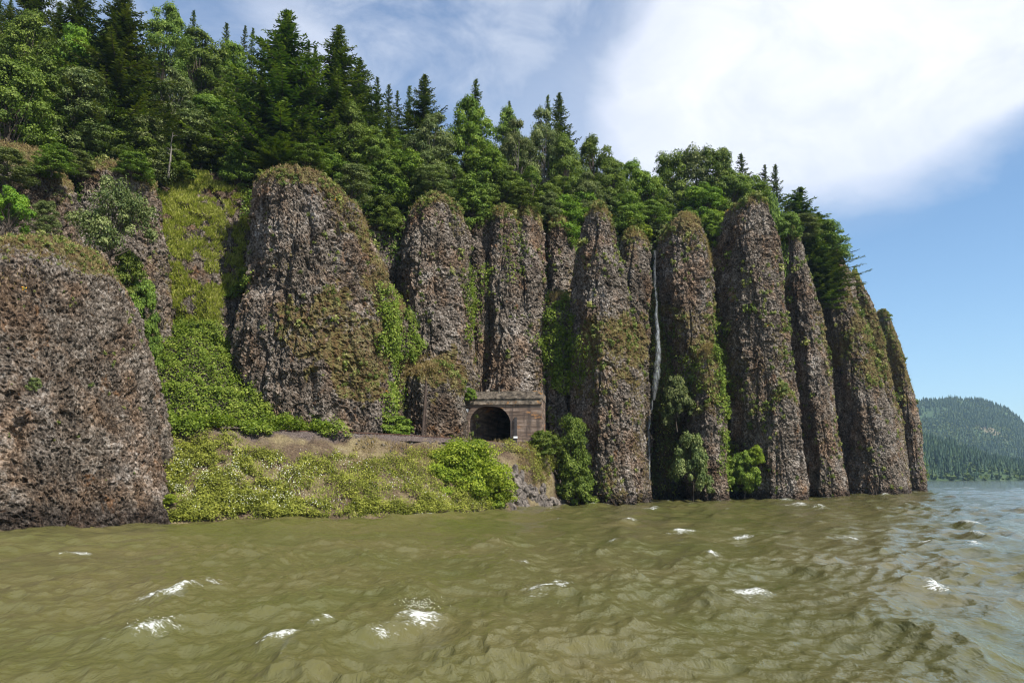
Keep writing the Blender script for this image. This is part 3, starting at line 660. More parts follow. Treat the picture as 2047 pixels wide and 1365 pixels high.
T = [
 # skyline firs
 ('fir2', 566, 22, 148, 300, 'huge dark fir with the tallest spire, above the broad pillar'),
 ('fir2', 672, 52, 155, 225, 'tall dark fir right of the tallest spire, leaning over the broad pillar'),
 ('fir1', 715, 120, 160, 190, 'broad fir sloping down to the right of the second tallest spire'),
 ('fir1', 847, 150, 168, 160, 'dark pointed fir standing alone against the sky left of the yellow-green maple'),
 ('fir3', 950, 160, 192, 85, 'fir spire poking up directly behind the yellow-green maple'),
 ('fir3', 1018, 204, 190, 60, 'small fir tip just right of the yellow-green maple'),
 ('fir3', 1096, 192, 196, 60, 'shorter of the two twin fir tips above the tunnel'),
 ('fir1', 1119, 187, 192, 125, 'taller of the two twin firs above the tunnel, with drooping right side'),
 ('fir4', 1486, 308, 224, 70, 'small fir tip on the skyline left of the tallest pillar top'),
 ('firw', 1533, 330, 214, 60, 'left one of two windswept firs beside the tallest pillar'),
 ('firw', 1556, 330, 214, 72, 'right one of two windswept firs beside the tallest pillar'),
 ('firw', 1606, 376, 226, 170, 'last large windswept fir before the cliff end, hanging to the right', None, 66.),
 ('fir4', 380, 22, 190, 48, 'narrow fir tip alone on the skyline at the upper left'),
 ('fir4', 447, 47, 205, 52, 'distant bluish fir tip left of the row of three spires'),
 ('fir4', 484, 52, 210, 42, 'leftmost of three close narrow fir spires on the skyline'),
 ('fir4', 500, 57, 212, 40, 'middle of three close narrow fir spires on the skyline'),
 ('fir4', 520, 78, 208, 44, 'rightmost of three close narrow fir spires, against the huge fir'),
 ('fir3', 612, 84, 190, 60, 'fir tip in the dip between the two tallest spires'),
 ('fir3', 626, 92, 186, 60, 'lower fir tip in the dip, nearer the second tallest spire'),
 ('fir4', 752, 155, 198, 50, 'narrow fir tip where the skyline drops right of the big firs'),
 ('fir4', 775, 170, 204, 52, 'distant bluish fir tip, first right of the skyline drop'),
 ('fir4', 792, 182, 206, 48, 'distant bluish fir tip in the notch beside the lone dark fir'),
 ('fir4', 816, 173, 204, 55, 'distant fir touching the left side of the lone dark fir'),
 # left mass
 ('fir2', 235, -20, 134, 270, 'big dark fir filling the upper left, left of the first open sky'),
 ('fir1', 150, -60, 138, 170, 'dark fir behind the broadleaf crowns in the upper left corner'),
 ('fir2', 60, -80, 140, 180, 'dark fir in the upper left corner of the forest'),
 ('oak1', 60, 30, 126, 150, 'lush broadleaf tree in the upper left corner with visible forked limbs'),
 ('map1', 150, 60, 134, 130, 'broadleaf tree with forked dark trunk in the upper left forest'),
 ('oak2', 20, 130, 118, 170, 'low broadleaf crown at the left edge above the shaded rock pillar'),
 ('fir1', 180, 130, 130, 150, 'shaggy mid-height fir above the grey oak at the left'),
 ('fir3', 270, 170, 132, 110, 'dark shaggy fir at the edge of the grassy gully'),
 ('oak1', 325, 18, 158, 110, 'tall airy broadleaf tree showing sky through it at the upper left'),
 ('oak2', 400, 70, 165, 150, 'rounded broadleaf tree on the skyline left of the tallest spire'),
 ('map1', 455, 95, 172, 110, 'yellow-green broadleaf tree below the three narrow spires'),
 ('gry1', 345, 140, 142, 110, 'pale grey-green tree above the head of the grassy gully'),
 ('oak3', 425, 190, 150, 120, 'broadleaf tree with dark branching trunk above the grassy gully'),
 ('gry1', 425, 282, 143, 70, 'small pale bushy tree at the top of the grassy gully'),
 ('fir1', 520, 180, 146, 140, 'low spreading fir at the left foot of the huge fir'),
 ('fir3', 600, 215, 141, 120, 'small fir overhanging the top of the broad pillar'),
 ('oak2', 700, 205, 150, 100, 'pale broadleaf crown under the second tallest spire'),
 ('oak1', 735, 260, 150, 100, 'broadleaf tree in the gap right of the broad pillar'),
 ('fir3', 775, 235, 158, 85, 'dark small fir over the gap between the pillars'),
 ('oak3', 770, 330, 150, 90, 'low shaded tree down in the gap right of the broad pillar'),
 ('gry1', 858, 228, 158, 110, 'round grey-green tree left of the yellow-green maple'),
 ('gry1', 850, 300, 153, 100, 'lower grey-green tree on top of the narrow pillar by the tunnel'),
 ('map1', 942, 203, 166, 108, 'bright yellow-green maple standing out on the skyline'),
 ('oak2', 905, 320, 158, 90, 'dark broadleaf tree in front of the maple at its lower left'),
 ('map2', 960, 290, 162, 100, 'lower limbs of yellow-green leaves beneath the bright maple'),
 ('oak1', 1008, 222, 172, 80, 'upright broadleaf tree right of the bright maple'),
 ('gry1', 1035, 245, 168, 80, 'grey-green tree above the middle of the tunnel portal'),
 ('gry1', 1088, 225, 178, 85, 'tall grey-green tree left under the twin fir tips'),
 ('oak1', 1000, 330, 162, 90, 'low dark broadleaf tree just above the pillars over the tunnel'),
 ('oak3', 1060, 330, 166, 90, 'low broadleaf tree overhanging the right tunnel pillar'),
 ('oak2', 1130, 270, 176, 90, 'broadleaf tree below the taller twin fir'),
 ('oak3', 1120, 350, 171, 90, 'low broadleaf tree above the recessed orange-streaked pillar'),
 ('oak1', 1185, 275, 184, 105, 'round broadleaf tree above the pointed pillar'),
 ('gry1', 1175, 350, 174, 80, 'low grey-green tree touching the tip of the pointed pillar'),
 ('oak2', 1225, 318, 182, 90, 'broadleaf tree right of the pointed pillar tip'),
 ('map2', 1262, 322, 196, 90, 'airy light tree with slim trunks against the white cloud'),
 ('map2', 1300, 345, 196, 80, 'airy light tree above the waterfall notch'),
 ('oak3', 1315, 400, 190, 80, 'low tree leaning over the waterfall notch'),
 ('oak4', 1345, 300, 206, 100, 'leftmost of the round crowns on the rise above the waterfall'),
 ('oak6', 1392, 300, 208, 100, 'middle round crown on the rise above the waterfall'),
 ('oak4', 1432, 295, 206, 100, 'tallest round crown on the rise left of the tallest pillar'),
 ('map2', 1400, 370, 200, 95, 'lower leafy tree between the waterfall and the tallest pillar'),
 ('oak3', 1462, 345, 206, 90, 'dark crown right beside the tallest pillar top'),
 ('oak5', 1500, 350, 212, 90, 'round crown partly behind the tallest pillar top'),
 ('oak1', 1560, 400, 208, 80, 'dense green tree clinging below the windswept firs'),
 ('fir1', 1640, 425, 230, 150, 'low fir spreading out over the drop near the cliff end', None, 60.),
 ('fir1', 1632, 470, 226, 150, 'lowest dense fir hanging down between the leaning pillars', None, 56.),
]
for t in T: tree(*t)
tree('fir3', 1632, 455, 222, 90, 'bright green fir clinging on the edge below the last windswept fir', z0=52)
tree('bsh1', 1575, 425, 203, 60, 'dense bush on the shoulder right of the tallest pillar', z0=66)
tree('bsh1', 1712, 536, 266, 22, 'tiny bush behind the second pillar from the right end', z0=62)
# filler forest on the slope
fl = [('fir1', 'fir2', 'fir3', 'oak1', 'oak2', 'gry1', 'map1')[i % 7] for i in range(40)]
k = 0
for i, key in enumerate(fl):
    px = -420 + 1750 * ((i * .618) % 1); D = 150 + 60 * R.rand() + (max(px, 0) / 1500) * 30
    lim = np.interp(px, [-500, 0, 300, 400, 560, 700, 800, 1000, 1200, 1500], [-400, -60, 110, 130, 130, 180, 240, 270, 330, 370])
    zb = ground_z(px, D); zt = min(zb + R.uniform(14, 24), float(P(px, lim, D)[2]))
    if zt - zb < 6: continue
    sh = zt - zb; fir = key[:3] == 'fir'
    yt = float(proj(np.array([X_at(px, D, zt), D, zt]))[1])
    tree(key, px, yt, D, (7.5 if fir else 10) * F / D, 'dark fir deep inside the dense stand on the upper slope' if fir else 'broadleaf tree deep inside the dense stand on the upper slope',
         'firs deep in the stand on the slope' if fir else 'broadleaf trees deep in the stand on the slope')
for (px_, y_, D_, w_, zb_, k_, lab_) in [(560, 262, 131, 120, 338, 'fir1', 'fir with low skirts drooping over the left top of the broad pillar'), (615, 290, 130, 90, 345, 'oak4', 'leafy tree sprawling over the top of the broad pillar'),
   (700, 330, 136, 90, 420, 'oak6', 'bushy tree on the right shoulder of the broad pillar'), (868, 335, 150, 95, 398, 'oak6', 'bushy tree sitting on the narrow pillar left of the portal'), (965, 375, 160, 70, 440, 'oak4', 'small tree over the slim pillar above the portal'),
   (1040, 375, 160, 80, 432, 'oak4', 'small tree drooping over the pillars above the portal centre'), (1100, 385, 166, 70, 450, 'oak6', 'small tree over the recessed orange-streaked pillar'), (770, 390, 146, 70, 470, 'oak4', 'dark bush filling the head of the cleft right of the broad pillar'),
   (1652, 440, 226, 85, 530, 'oak4', 'rounded dark green crown bulging out over the drop below the last windswept fir'), (1600, 430, 216, 80, 480, 'oak6', 'dense crown wedged between the windswept firs and the leaning pillars'), (1262, 420, 178, 60, 480, 'oak4', 'leafy bush beside the waterfall lip'), (1425, 420, 190, 60, 500, 'oak5', 'bright bush in the saddle left of the tallest pillar'), (60, 235, 121, 120, 300, 'oak4', 'broadleaf tree on top of the shaded rock pillar at the left edge'), (200, 255, 128, 120, 325, 'oak6', 'bushy tree on top of the pinkish rock face at the left'),
   (20, 300, 108, 110, 370, 'oak6', 'shaggy bush hanging over the shaded rock pillar at the left edge'), (105, 290, 112, 90, 350, 'oak4', 'dark bush in the notch between the two upper left rock faces'),
   (150, 300, 120, 80, 350, 'oak6', 'greyish bush on the left top of the pinkish rock face'), (265, 305, 124, 80, 360, 'oak4', 'dark bush on the right top of the pinkish rock face'), (95, 400, 104, 60, 470, 'oak6', 'small dark bush between the grey oak and the left-edge tree'),
   (330, 290, 134, 80, 350, 'oak4', 'leafy bush at the left top of the grassy gully'), (470, 300, 142, 90, 380, 'oak4', 'dark bushy tree shading the right side of the grassy gully')]:
    tree(k_, px_, y_, D_, w_, lab_, z0=float(P(px_, zb_, D_)[2]))
for (px_, yb_, yt_, D_, lab_) in [(337, 345, 265, 132, 'bare pale dead stem leaning at the top of the grassy gully'), (1247, 455, 372, 183, 'slim bare dead trunk right of the pointed pillar tip'), (408, 200, 118, 168, 'dead grey snag standing among the crowns at the upper left')]:
    b0 = P(px_, yb_, D_); t0 = P(px_ + 8, yt_, D_); sn = tag(empty('dead_tree', tuple(b0)), lab_, 'dead tree', 'dead snags in the forest'); h = t0[2] - b0[2]
    sp_ = np.linspace(0, 1, 8)[:, None] * (t0 - b0) + R.normal(0, .08, (8, 3)); sp_[0] = [0, 0, -1]
    v, f = tubes([(sp_, np.linspace(.2, .04, 8))], 6); mk('trunk', v, f, M_BARKG, sn)
    br = []
    for k in range(9):
        q0 = sp_[1] + (sp_[-1] - sp_[1]) * R.uniform(.3, .95); an = R.uniform(0, 6.28); L_ = h * R.uniform(.1, .28); e1 = q0 + [math.cos(an) * L_, math.sin(an) * L_, L_ * .35]
        br.append((np.array([q0, (q0 + e1) / 2 + [0, 0, .15], e1]), [.05, .035, .012]))
    v, f = tubes(br, 5); mk('branches', v, f, M_BARKG, sn)
# belt of trees right behind the cliff rim
bk = ['oak4', 'oak6', 'fir1', 'oak4', 'oak5', 'oak1', 'fir3']
i = 0
for row in range(2):
    px = -120 + row * 20
    while px < (1330 if row == 0 else 1500):
        d, z = section(px); D = d[4] + (-1 + 5 * R.rand() if row == 0 else 12 + 8 * R.rand()); zb = ground_z(px, D)
        lim = np.interp(px, [-500, 0, 300, 400, 560, 700, 800, 1000, 1200, 1500], [-200, 60, 150, 200, 295, 305, 300, 300, 350, 380])
        zt = min(zb + R.uniform(10, 15) * (1 + .25 * row), float(P(px, lim, D)[2])); key = bk[int(R.randint(0, 7))]
        if px > 1150: key = ['oak4', 'oak1', 'oak5', 'oak6'][i % 4]
        if zt - zb > 4:
            yt_ = float(proj(np.array([X_at(px, D, zt), D, zt]))[1])
            fir = key[:3] == 'fir'
            tree(key, px, yt_, D, (7.5 if fir else 10.5) * F / D, 'low fir in the unbroken green belt along the cliff rim' if fir else 'low broadleaf tree in the unbroken green belt along the cliff rim', 'firs in the belt along the cliff rim' if fir else 'broadleaf trees in the belt along the cliff rim')
        px += R.uniform(34, 52) if row == 0 else R.uniform(44, 66); i += 1
for i in range(70):
    px = 1140 + 500 * ((i * .618) % 1) if i < 44 else 290 + 740 * ((i * .618) % 1); d, z = section(px); D = d[4] + R.uniform(-2, 9); zb = ground_z(px, D)
    hgt_ = R.uniform(3, 6.5); zt = zb + hgt_; yt_ = float(proj(np.array([X_at(px, D, zt), D, zt]))[1])
    tree(['bsh1', 'bsh3', 'bsh1', 'bsh2'][i % 4], px, yt_, D, R.uniform(5, 8) * F / D, 'green bush in the thicket along the rim between the pillar tops and the trees', 'bushes in the thicket on the cliff rim')
# lower individual shrubs and small trees
tree('gry2', 226, 362, 108, 150, 'small spreading grey-green oak standing behind the nearest buttress', z0=float(P(226, 545, 108)[2]), rz=1.0)
tree('map2', 22, 378, 98, 90, 'small yellow-green tree at the left edge on top of the nearest buttress', z0=float(P(22, 520, 98)[2]))
tree('bsh1', 255, 500, 112, 75, 'dark bush under the grey-green oak behind the nearest buttress', z0=float(P(255, 600, 112)[2]))
tree('bsh1', 280, 560, 112, 75, 'dark bush hanging in the cleft right of the nearest buttress', z0=float(P(280, 680, 112)[2]))
tree('bsh1', 300, 640, 112, 50, 'lowest dark bush in the cleft beside the green talus', z0=float(P(300, 740, 112)[2]))
tree('bshL', 925, 884, 117, 190, 'large rounded light green bush at the river edge below the tunnel', z0=.3)
tree('bsh2', 875, 930, 112, 100, 'lower light green bush joined to the left of the large one below the tunnel', z0=.2)
tree('bsh2', 985, 945, 117, 80, 'low light green bush joined to the right of the large one, by the riprap', z0=.4)
tree('oak4', 1140, 828, 141, 85, 'leafy tree growing from the river at the foot of the pointed pillar', z0=-.5)
tree('bsh1', 1085, 860, 137, 70, 'bush at the right corner of the tunnel portal above the drop', z0=8)
tree('bsh1', 1150, 920, 139, 80, 'dark low bush at the waterline left of the pointed pillar', z0=0)
tree('bsh4', 786, 832, 122, 85, 'bright green bush at trackside between the broad pillar and the pole', z0=10.3)
tree('bsh4', 640, 838, 112, 55, 'small bright bush at the end of the talus beside the track', z0=10.3)
tree('bsh3', 1383, 866, 158, 76, 'grey-green bush over the water below the waterfall ledge', z0=float(P(1383, 985, 158)[2]))
tree('bsh3', 1352, 752, 166, 62, 'pale shrub spilling over the ledge right of the waterfall', z0=float(P(1352, 850, 166)[2]))
tree('bsh3', 1318, 448, 184, 55, 'pale shrub hanging over the top of the waterfall', z0=float(P(1318, 500, 184)[2]))
tree('bsh4', 1486, 902, 173, 62, 'bright green bush at the foot of the tallest pillar', z0=float(P(1486, 985, 173)[2]))
tree('bsh2', 1512, 890, 172, 30, 'small yellow-green bush beside the bright bush at the tallest pillar', z0=float(P(1512, 930, 172)[2]))
tree('bsh4', 940, 774, 138.3, 24, 'small green plant growing on the left corner of the portal parapet', z0=float(P(940, 800, 138.3)[2]))
tree('bsh2', 340, 985, 86, 26, 'small yellow-green plant at the foot of the nearest buttress', z0=float(P(340, 1005, 86)[2]))
tree('bsh3', 68, 752, 73, 30, 'round tuft bush on the face of the nearest buttress', z0=float(P(68, 780, 73)[2]))

# ------------------------------------------------------------------ ground cover carpets
def pick(poly, n, names=None, up=None, seed=0, mossw=False):
    P_, N_ = [], []
    for nm in (names or PIL):
        V, N, px, py = SURF[nm]; wpx, wpy = px + (fbm(V / 2.5, 301) - .5) * 75, py + (fbm(V / 2.5, 302) - .5) * 60; k = inpoly(wpx, wpy, poly)
        if mossw: k &= MOSSV[nm] > .45
        if up is not None: k &= N[:, 2] > up
        P_.append(V[k]); N_.append(N[k])
    P_ = np.concatenate(P_); N_ = np.concatenate(N_)
    if not len(P_): return np.zeros((0, 3)), np.zeros((0, 3))
    i = np.random.RandomState(seed).randint(0, len(P_), n); return P_[i], N_[i]
def carpet(parts, ls, thick, seed, nscale=1.6, thr=None, asp=.75, upb=.6, mound=1.0):
    r = np.random.RandomState(seed); C = []; Nn = []; Ti = []
    for p, n in parts:
        p = p + r.normal(0, .22, p.shape)
        nz = fbm(p / nscale, seed)
        if thr is not None:
            k = nz + r.normal(0, .03, len(nz)) > thr; p, n, nz = p[k], n[k], nz[k]
        h = thick * (.15 + mound * np.clip((nz - .3) * 2.2, 0, 1.6)) * r.uniform(.25, 1, len(p)) ** .5
        C.append(p + unit(n * .6 + [0, 0, .4]) * h[:, None]); Nn.append(unit(n + [0, 0, upb] + r.normal(0, .55, p.shape))); Ti.append(np.clip(.45 + (vn(p / .9, seed + 3) - .5) * .9 + r.normal(0, .2, len(p)), 0, 1))
    C = np.concatenate(C); Nn = np.concatenate(Nn); Ti = np.concatenate(Ti)
    t = unit(np.cross(Nn, r.normal(0, 1, C.shape))); L = ls * r.uniform(.6, 1.45, len(C))
    v, f = leafquads(C, t, Nn, L, L * asp); return v, f, Ti
def blades(parts, h, seed, thr=None, nscale=2., w=.05, droop=.0):
    r = np.random.RandomState(seed); C = []; T_ = []; Ti = []
    for p, n in parts:
        p = p + r.normal(0, .18, p.shape); nz = fbm(p / nscale, seed)
        if thr is not None: k = nz > thr; p, n, nz = p[k], n[k], nz[k]
        t = unit(n * .5 + [0, 0, .75 - droop] + r.normal(0, .4, p.shape)); C.append(p + t * h * .4); T_.append(t); Ti.append(np.clip(.2 + nz * .6 + r.normal(0, .2, len(p)), 0, 1))
    C = np.concatenate(C); T_ = np.concatenate(T_); Ti = np.concatenate(Ti)
    v, f = leafquads(C, T_, unit(r.normal(0, 1, C.shape)), h * r.uniform(.5, 1.4, len(C)), np.full(len(C), w) * r.uniform(.7, 1.5, len(C))); return v, f, Ti
def stuff(name, data, mat, label, cat):
    v, f, t = data; return tag(mk(name, v, f, mat, attrs={'tint': ('FACE', t)}), label, cat, kind='stuff')
RB = ['riverbank']; CL = ['cliff']; HS = ['hillside']
talus = [(290, 680), (380, 655), (450, 680), (525, 745), (580, 790), (690, 868), (330, 868), (290, 820)]
stuff('brambles', carpet([pick(talus, 60000, RB + CL, seed=1)], .30, 2.3, 41, 1.7), M_IVY, 'mass of bright green brambles covering the talus slope above the track', 'brambles')
ivy = [([(745, 580), (790, 590), (815, 640), (850, 700), (800, 735), (770, 720), (755, 650)], 17000), ([(1085, 590), (1130, 590), (1165, 690), (1165, 780), (1100, 780), (1075, 700)], 24000),
       ([(775, 700), (800, 700), (800, 850), (772, 850)], 4500), ([(932, 550), (952, 550), (955, 690), (930, 690)], 3500), ([(955, 530), (980, 530), (985, 600), (960, 580)], 1600),
       ([(1425, 640), (1455, 650), (1462, 780), (1450, 950), (1440, 950), (1425, 700)], 11000), ([(1460, 900), (1515, 900), (1510, 985), (1465, 985)], 2500), ([(1330, 700), (1400, 720), (1390, 830), (1335, 830)], 3500),
       ([(1085, 815), (1105, 815), (1110, 880), (1085, 880)], 800), ([(480, 540), (500, 550), (480, 590), (440, 600)], 900), ([(1010, 450), (1035, 450), (1040, 560), (1015, 560)], 900)]
stuff('ivy', carpet([pick(p, n, PIL + CL, seed=i + 5) for i, (p, n) in enumerate(ivy)], .34, 1.3, 43, 1.8, .38), M_IVY, 'green ivy and brambles hanging in strips in the clefts between pillars', 'ivy')
bank = [(325, 890), (400, 875), (520, 893), (600, 915), (720, 918), (840, 900), (900, 900), (1010, 990), (1015, 1030), (840, 1060), (330, 1070)]
stuff('bank_plants', carpet([pick(bank, 52000, RB, seed=21), pick([(330, 880), (540, 905), (600, 1060), (340, 1065)], 18000, RB, seed=22), pick([(340, 995), (1000, 995), (1000, 1045), (600, 1060), (340, 1075)], 22000, RB, seed=24), pick([(1000, 900), (1110, 905), (1110, 960), (1050, 960)], 6000, RB, seed=23)], .20, .95, 44, 1.8, .43), M_HERB, 'yellow-green herbs and shrubs covering the bank between track and river', 'bank plants')
stuff('flowers', carpet([pick([(330, 900), (600, 930), (640, 1030), (340, 1035)], 2400, RB, seed=25), pick([(600, 900), (840, 960), (1000, 1010), (640, 1030)], 700, RB, seed=26)], .11, 1.5, 44, 2.2, .46), M_FLOWER, 'tiny white flowers sprinkled over the left half of the bank', 'flowers')
stuff('slope_grass', blades([pick([(300, 340), (400, 350), (490, 380), (490, 560), (430, 650), (300, 660)], 60000, CL, seed=30)], .7, 45, .46, 2.2, .10), M_GRASS, 'long bright grass on the steep gully left of the broad pillar', 'grass')
stuff('bank_grass', blades([pick(bank, 22000, RB, seed=31)], .42, 48, .45, 2.0, .08), M_GRASS, 'yellow-green grass growing between the herbs on the bank', 'grass')
capz = []
for i, nm in enumerate(PIL):
    V, N, px, py = SURF[nm]
    zt = V[:, 2].max(); k = (V[:, 2] > zt - 3.0) & (N[:, 2] > .18)
    Vk, Nk = V[k], N[k]; 
    if len(Vk): j = np.random.RandomState(i).randint(0, len(Vk), 1500); capz.append((Vk[j], Nk[j]))
dry = [pick([(645, 345), (700, 370), (790, 600), (770, 640), (740, 520)], 3000, seed=33), pick([(1225, 600), (1290, 700), (1296, 1000), (1285, 1000), (1265, 760), (1215, 640)], 7000, seed=34), pick([(800, 712), (925, 712), (925, 765), (800, 765)], 6000, seed=35),
       pick([(1385, 690), (1445, 690), (1450, 780), (1385, 760)], 3000, seed=36), pick([(1400, 440), (1430, 500), (1425, 560), (1410, 480)], 2500, seed=37), pick([(930, 600), (960, 600), (950, 780), (935, 780)], 2000, seed=38),
       pick([(1720, 600), (1760, 640), (1800, 780), (1760, 800)], 4000, seed=39), pick([(1770, 640), (1830, 700), (1845, 790), (1780, 760)], 3000, seed=40), pick([(990, 890), (1080, 890), (1110, 980), (1060, 960)], 7000, RB, seed=41),
       pick([(700, 880), (900, 890), (900, 930), (700, 930)], 3000, RB, seed=42), pick([(0, 480), (200, 490), (250, 560), (120, 540), (0, 620)], 1500, seed=43)]
stuff('dry_grass', blades(capz + dry, .5, 46, .42, 1.5, .07), M_DRY, 'straw-coloured dry grass on pillar tops, shoulders and the railway edge', 'dry grass')
# fern tufts on the rock
r = np.random.RandomState(50); TP = []; TN = []
for nm in PIL:
    V, N, px, py = SURF[nm]; ms = MOSSV[nm]
    w = (ms ** 1.5 + .05) * (.3 + np.clip(N[:, 2], 0, 1)) * (fbm(V / 5., 61) > .47)
    n = int(np.clip(len(V) / 80, 110, 620)); 
    if w.sum() > 0:
        j = r.choice(len(V), n, p=w / w.sum()); TP.append(V[j]); TN.append(N[j])
TP = np.concatenate(TP); TN = np.concatenate(TN); m = 34
sz = r.uniform(.2, .68, len(TP)) ** 1.1 * (1 + (r.rand(len(TP)) < .08) * .9)
sz = sz * np.clip(TP[:, 1] / 150, .45, 1.3)
d = unit(r.normal(0, 1, (len(TP), m, 3)) + TN[:, None] * .8 + [0, 0, .35])
c = TP[:, None] + d * (sz[:, None] * r.uniform(.3, 1, (len(TP), m)))[..., None]
L = np.repeat(sz * .62, m); c = c.reshape(-1, 3); dd = d.reshape(-1, 3); nn = unit(dd + r.normal(0, .6, dd.shape))
v, f = leafquads(c, unit(np.cross(nn, r.normal(0, 1, c.shape))), nn, L, L * .6)
tt = np.clip(np.repeat(r.uniform(.1, .85, len(TP)), m) + r.normal(0, .15, len(c)), 0, 1)
stuff('ferns', (v, f, tt), M_TUFT, 'small fern and herb tufts dotted over the basalt pillars', 'ferns')
j = r.randint(0, len(TP), 46); c = (TP[j] + TN[j] * .15)[:, None] + r.normal(0, .13, (46, 12, 3)); c = c.reshape(-1, 3); nn = unit(r.normal(0, 1, c.shape) + [0, -1, .3])
v, f = leafquads(c, unit(np.cross(nn, r.normal(0, 1, c.shape))), nn, np.full(len(c), .17), np.full(len(c), .13))
stuff('yellow_flowers', (v, f, r.rand(len(c))), M_YEL, 'sparse orange-yellow flower clumps dotted on the rock faces', 'flowers')
# undergrowth over the forest floor and cliff rim
und = [pick([(-100, -400), (1700, -400), (1700, 620), (-100, 620)], 60000, HS, seed=60)]
rim = []
V, N, px, py = SURF['cliff']; 
topy = np.array([float(proj(np.array([X_at(c_, *[q[4] for q in section(c_)]), section(c_)[0][4], section(c_)[1][4]]))[1]) for c_ in SP])
yt = np.interp(px, SP, topy); k = np.where((py < yt + 75 + 60 * fbm(V / 7., 66)) & ((px < 290) | (px > 480)))[0]
j = k[np.random.RandomState(5).randint(0, len(k), 42000)]; rim.append((V[j], N[j]))
stuff('undergrowth', carpet(und + rim, .40, 1.8, 47, 3.0, .42), M_BROAD, 'dark green undergrowth on the forest floor and spilling over the cliff rim', 'undergrowth')
stuff('moss', carpet([pick([(1280, 560), (1400, 560), (1395, 1000), (1290, 1000)], 15000, ['waterfall_rock'] + CL, seed=62)], .22, .35, 48, 1.2, .50), M_GRASS, 'bright wet moss hanging beside the waterfall', 'moss')

# ------------------------------------------------------------------ tunnel portal
por = tag(empty('tunnel_portal', tuple(pL * [1, 1, 0] + [0, 0, PZ0])), 'weathered board-marked concrete railway tunnel portal with an arched opening', 'tunnel portal')
org = np.array(por.location)
def LW(u, s, z):    # local (along face, depth behind face, height) -> portal space
    return pL * [1, 1, 0] + PU * np.asarray(u)[..., None] + PN * np.asarray(s)[..., None] + np.array([0, 0, 1.]) * np.asarray(z)[..., None] - org
def lbox(u0, u1, s0, s1, z0, z1):
    v, f = box(0, 0, 0, 1, 1, 1); u = np.where(v[:, 0] < 0, u0, u1); s = np.where(v[:, 1] < 0, s0, s1); z = np.where(v[:, 2] < 0, z0, z1)
    return LW(u, s, z), f
uL, uR = 0., loc2(1083, 887)[0]; zT = loc2(1000, 783)[1]; zC = loc2(1000, 806)[1]; zM = loc2(1000, 797)[1]
# face wall with the opening: strips between the arch and the outer rectangle
cu = (OPA[0, 0] + OPA[-1, 0]) / 2; czz = PZ0
inner = []; outer = []
pts = [OP[0]]
for a_, b_ in zip(OP[:-1], OP[1:]):
    for t in np.linspace(0, 1, 5)[1:]: pts.append((a_[0] + (b_[0] - a_[0]) * t, a_[1] + (b_[1] - a_[1]) * t))
def out_pt(p):
    d = np.array(p) - [cu, czz]; ts_ = []
    if d[0] < 0: ts_.append((uL - cu) / d[0])
    if d[0] > 0: ts_.append((uR - cu) / d[0])
    if d[1] > 1e-6: ts_.append((zT - czz) / d[1])
    t = min(ts_); return np.array([cu, czz]) + d * t
outs = [out_pt(p) for p in pts]
for cn in ((uL, zT), (uR, zT)):
    i = min(range(len(outs)), key=lambda i: np.hypot(*(outs[i] - cn))); outs[i] = np.array(cn)
pts = np.array(pts); outs = np.array(outs); n = len(pts); TH = 1.6
A = LW(pts[:, 0], np.zeros(n), pts[:, 1]); B = LW(outs[:, 0], np.zeros(n), outs[:, 1]); A2 = LW(pts[:, 0], np.full(n, TH), pts[:, 1]); B2 = LW(outs[:, 0], np.full(n, 9.), outs[:, 1])
V = np.concatenate([A, B, A2, B2]); fs = []
for i in range(n - 1):
    fs += [[i, i + 1, n + i + 1, n + i], [i + 1, i, 2 * n + i, 2 * n + i + 1], [n + i, n + i + 1, 3 * n + i + 1, 3 * n + i]]
mk('wall', V, np.array(fs), M_CONC, por)
# lining
ns = 30; sv = np.linspace(0, 70, ns)
Vl = []
for s in sv:
    q = LW(pts[:, 0], np.full(n, TH), pts[:, 1]) + BORE * s; Vl.append(q)
Vl = np.array(Vl); 
fl_ = gridfaces(ns, n)
endv = Vl[-1].mean(0)
floor_v = np.stack([LW(np.array([pts[0, 0], pts[-1, 0]]), np.full(2, 0.), np.full(2, PZ0 + .25)) + BORE * s for s in sv]); 
mk('lining', Vl.reshape(-1, 3), fl_, M_CONC, por)
e_v = np.concatenate([Vl[-1], [endv]]); e_f = np.array([[i, i + 1, n, n] for i in range(n - 1)])
mk('bore_shade_cap', e_v, e_f[:, :3], M_METAL, por)  # added cap, coloured dark to stand in for the shade deep inside the bore
mk('trackbed', floor_v.reshape(-1, 3), gridfaces(ns, 2), M_SOIL, por, attrs={'ballast': ('POINT', np.ones(ns * 2))})
v, f = lbox(uL - .1, uR + .08, -.30, 9.2, zM, zT + .05); mk('parapet', v, f, M_CAP, por)
v, f = lbox(uL - .04, uR + .03, -.14, .1, zC, zM - .003); mk('cornice', v, f, M_CAP, por)
v, f = lbox(uL - .08, uR + .06, -.24, .05, zC - .22, zC - .003); mk('string_course', v, f, M_CAP, por)
u1 = loc2(1031, 850)[0]; v, f = lbox(u1 - .22, u1 + .22, -.3, 0., PZ0, loc2(1031, 834)[1]); mk('pilaster', v, f, M_METAL, por)
v, f = lbox(loc2(1027, 870)[0], loc2(1035, 870)[0], -.36, -.3, loc2(1031, 876)[1], loc2(1031, 872)[1]); mk('notice_plate', v, f, M_SIGN, por)
a_, b_ = loc2(932, 823); v, f = lbox(a_ - .05, a_ + .42, -.42, -.30, b_ - .05, b_ + .5); sg = mk('sign', v, f, M_SIGN, por)
v, f = lbox(a_ + .1, a_ + .24, -.30, .0, b_ + .1, b_ + .3); mk('bracket', v, f, M_METAL, sg)
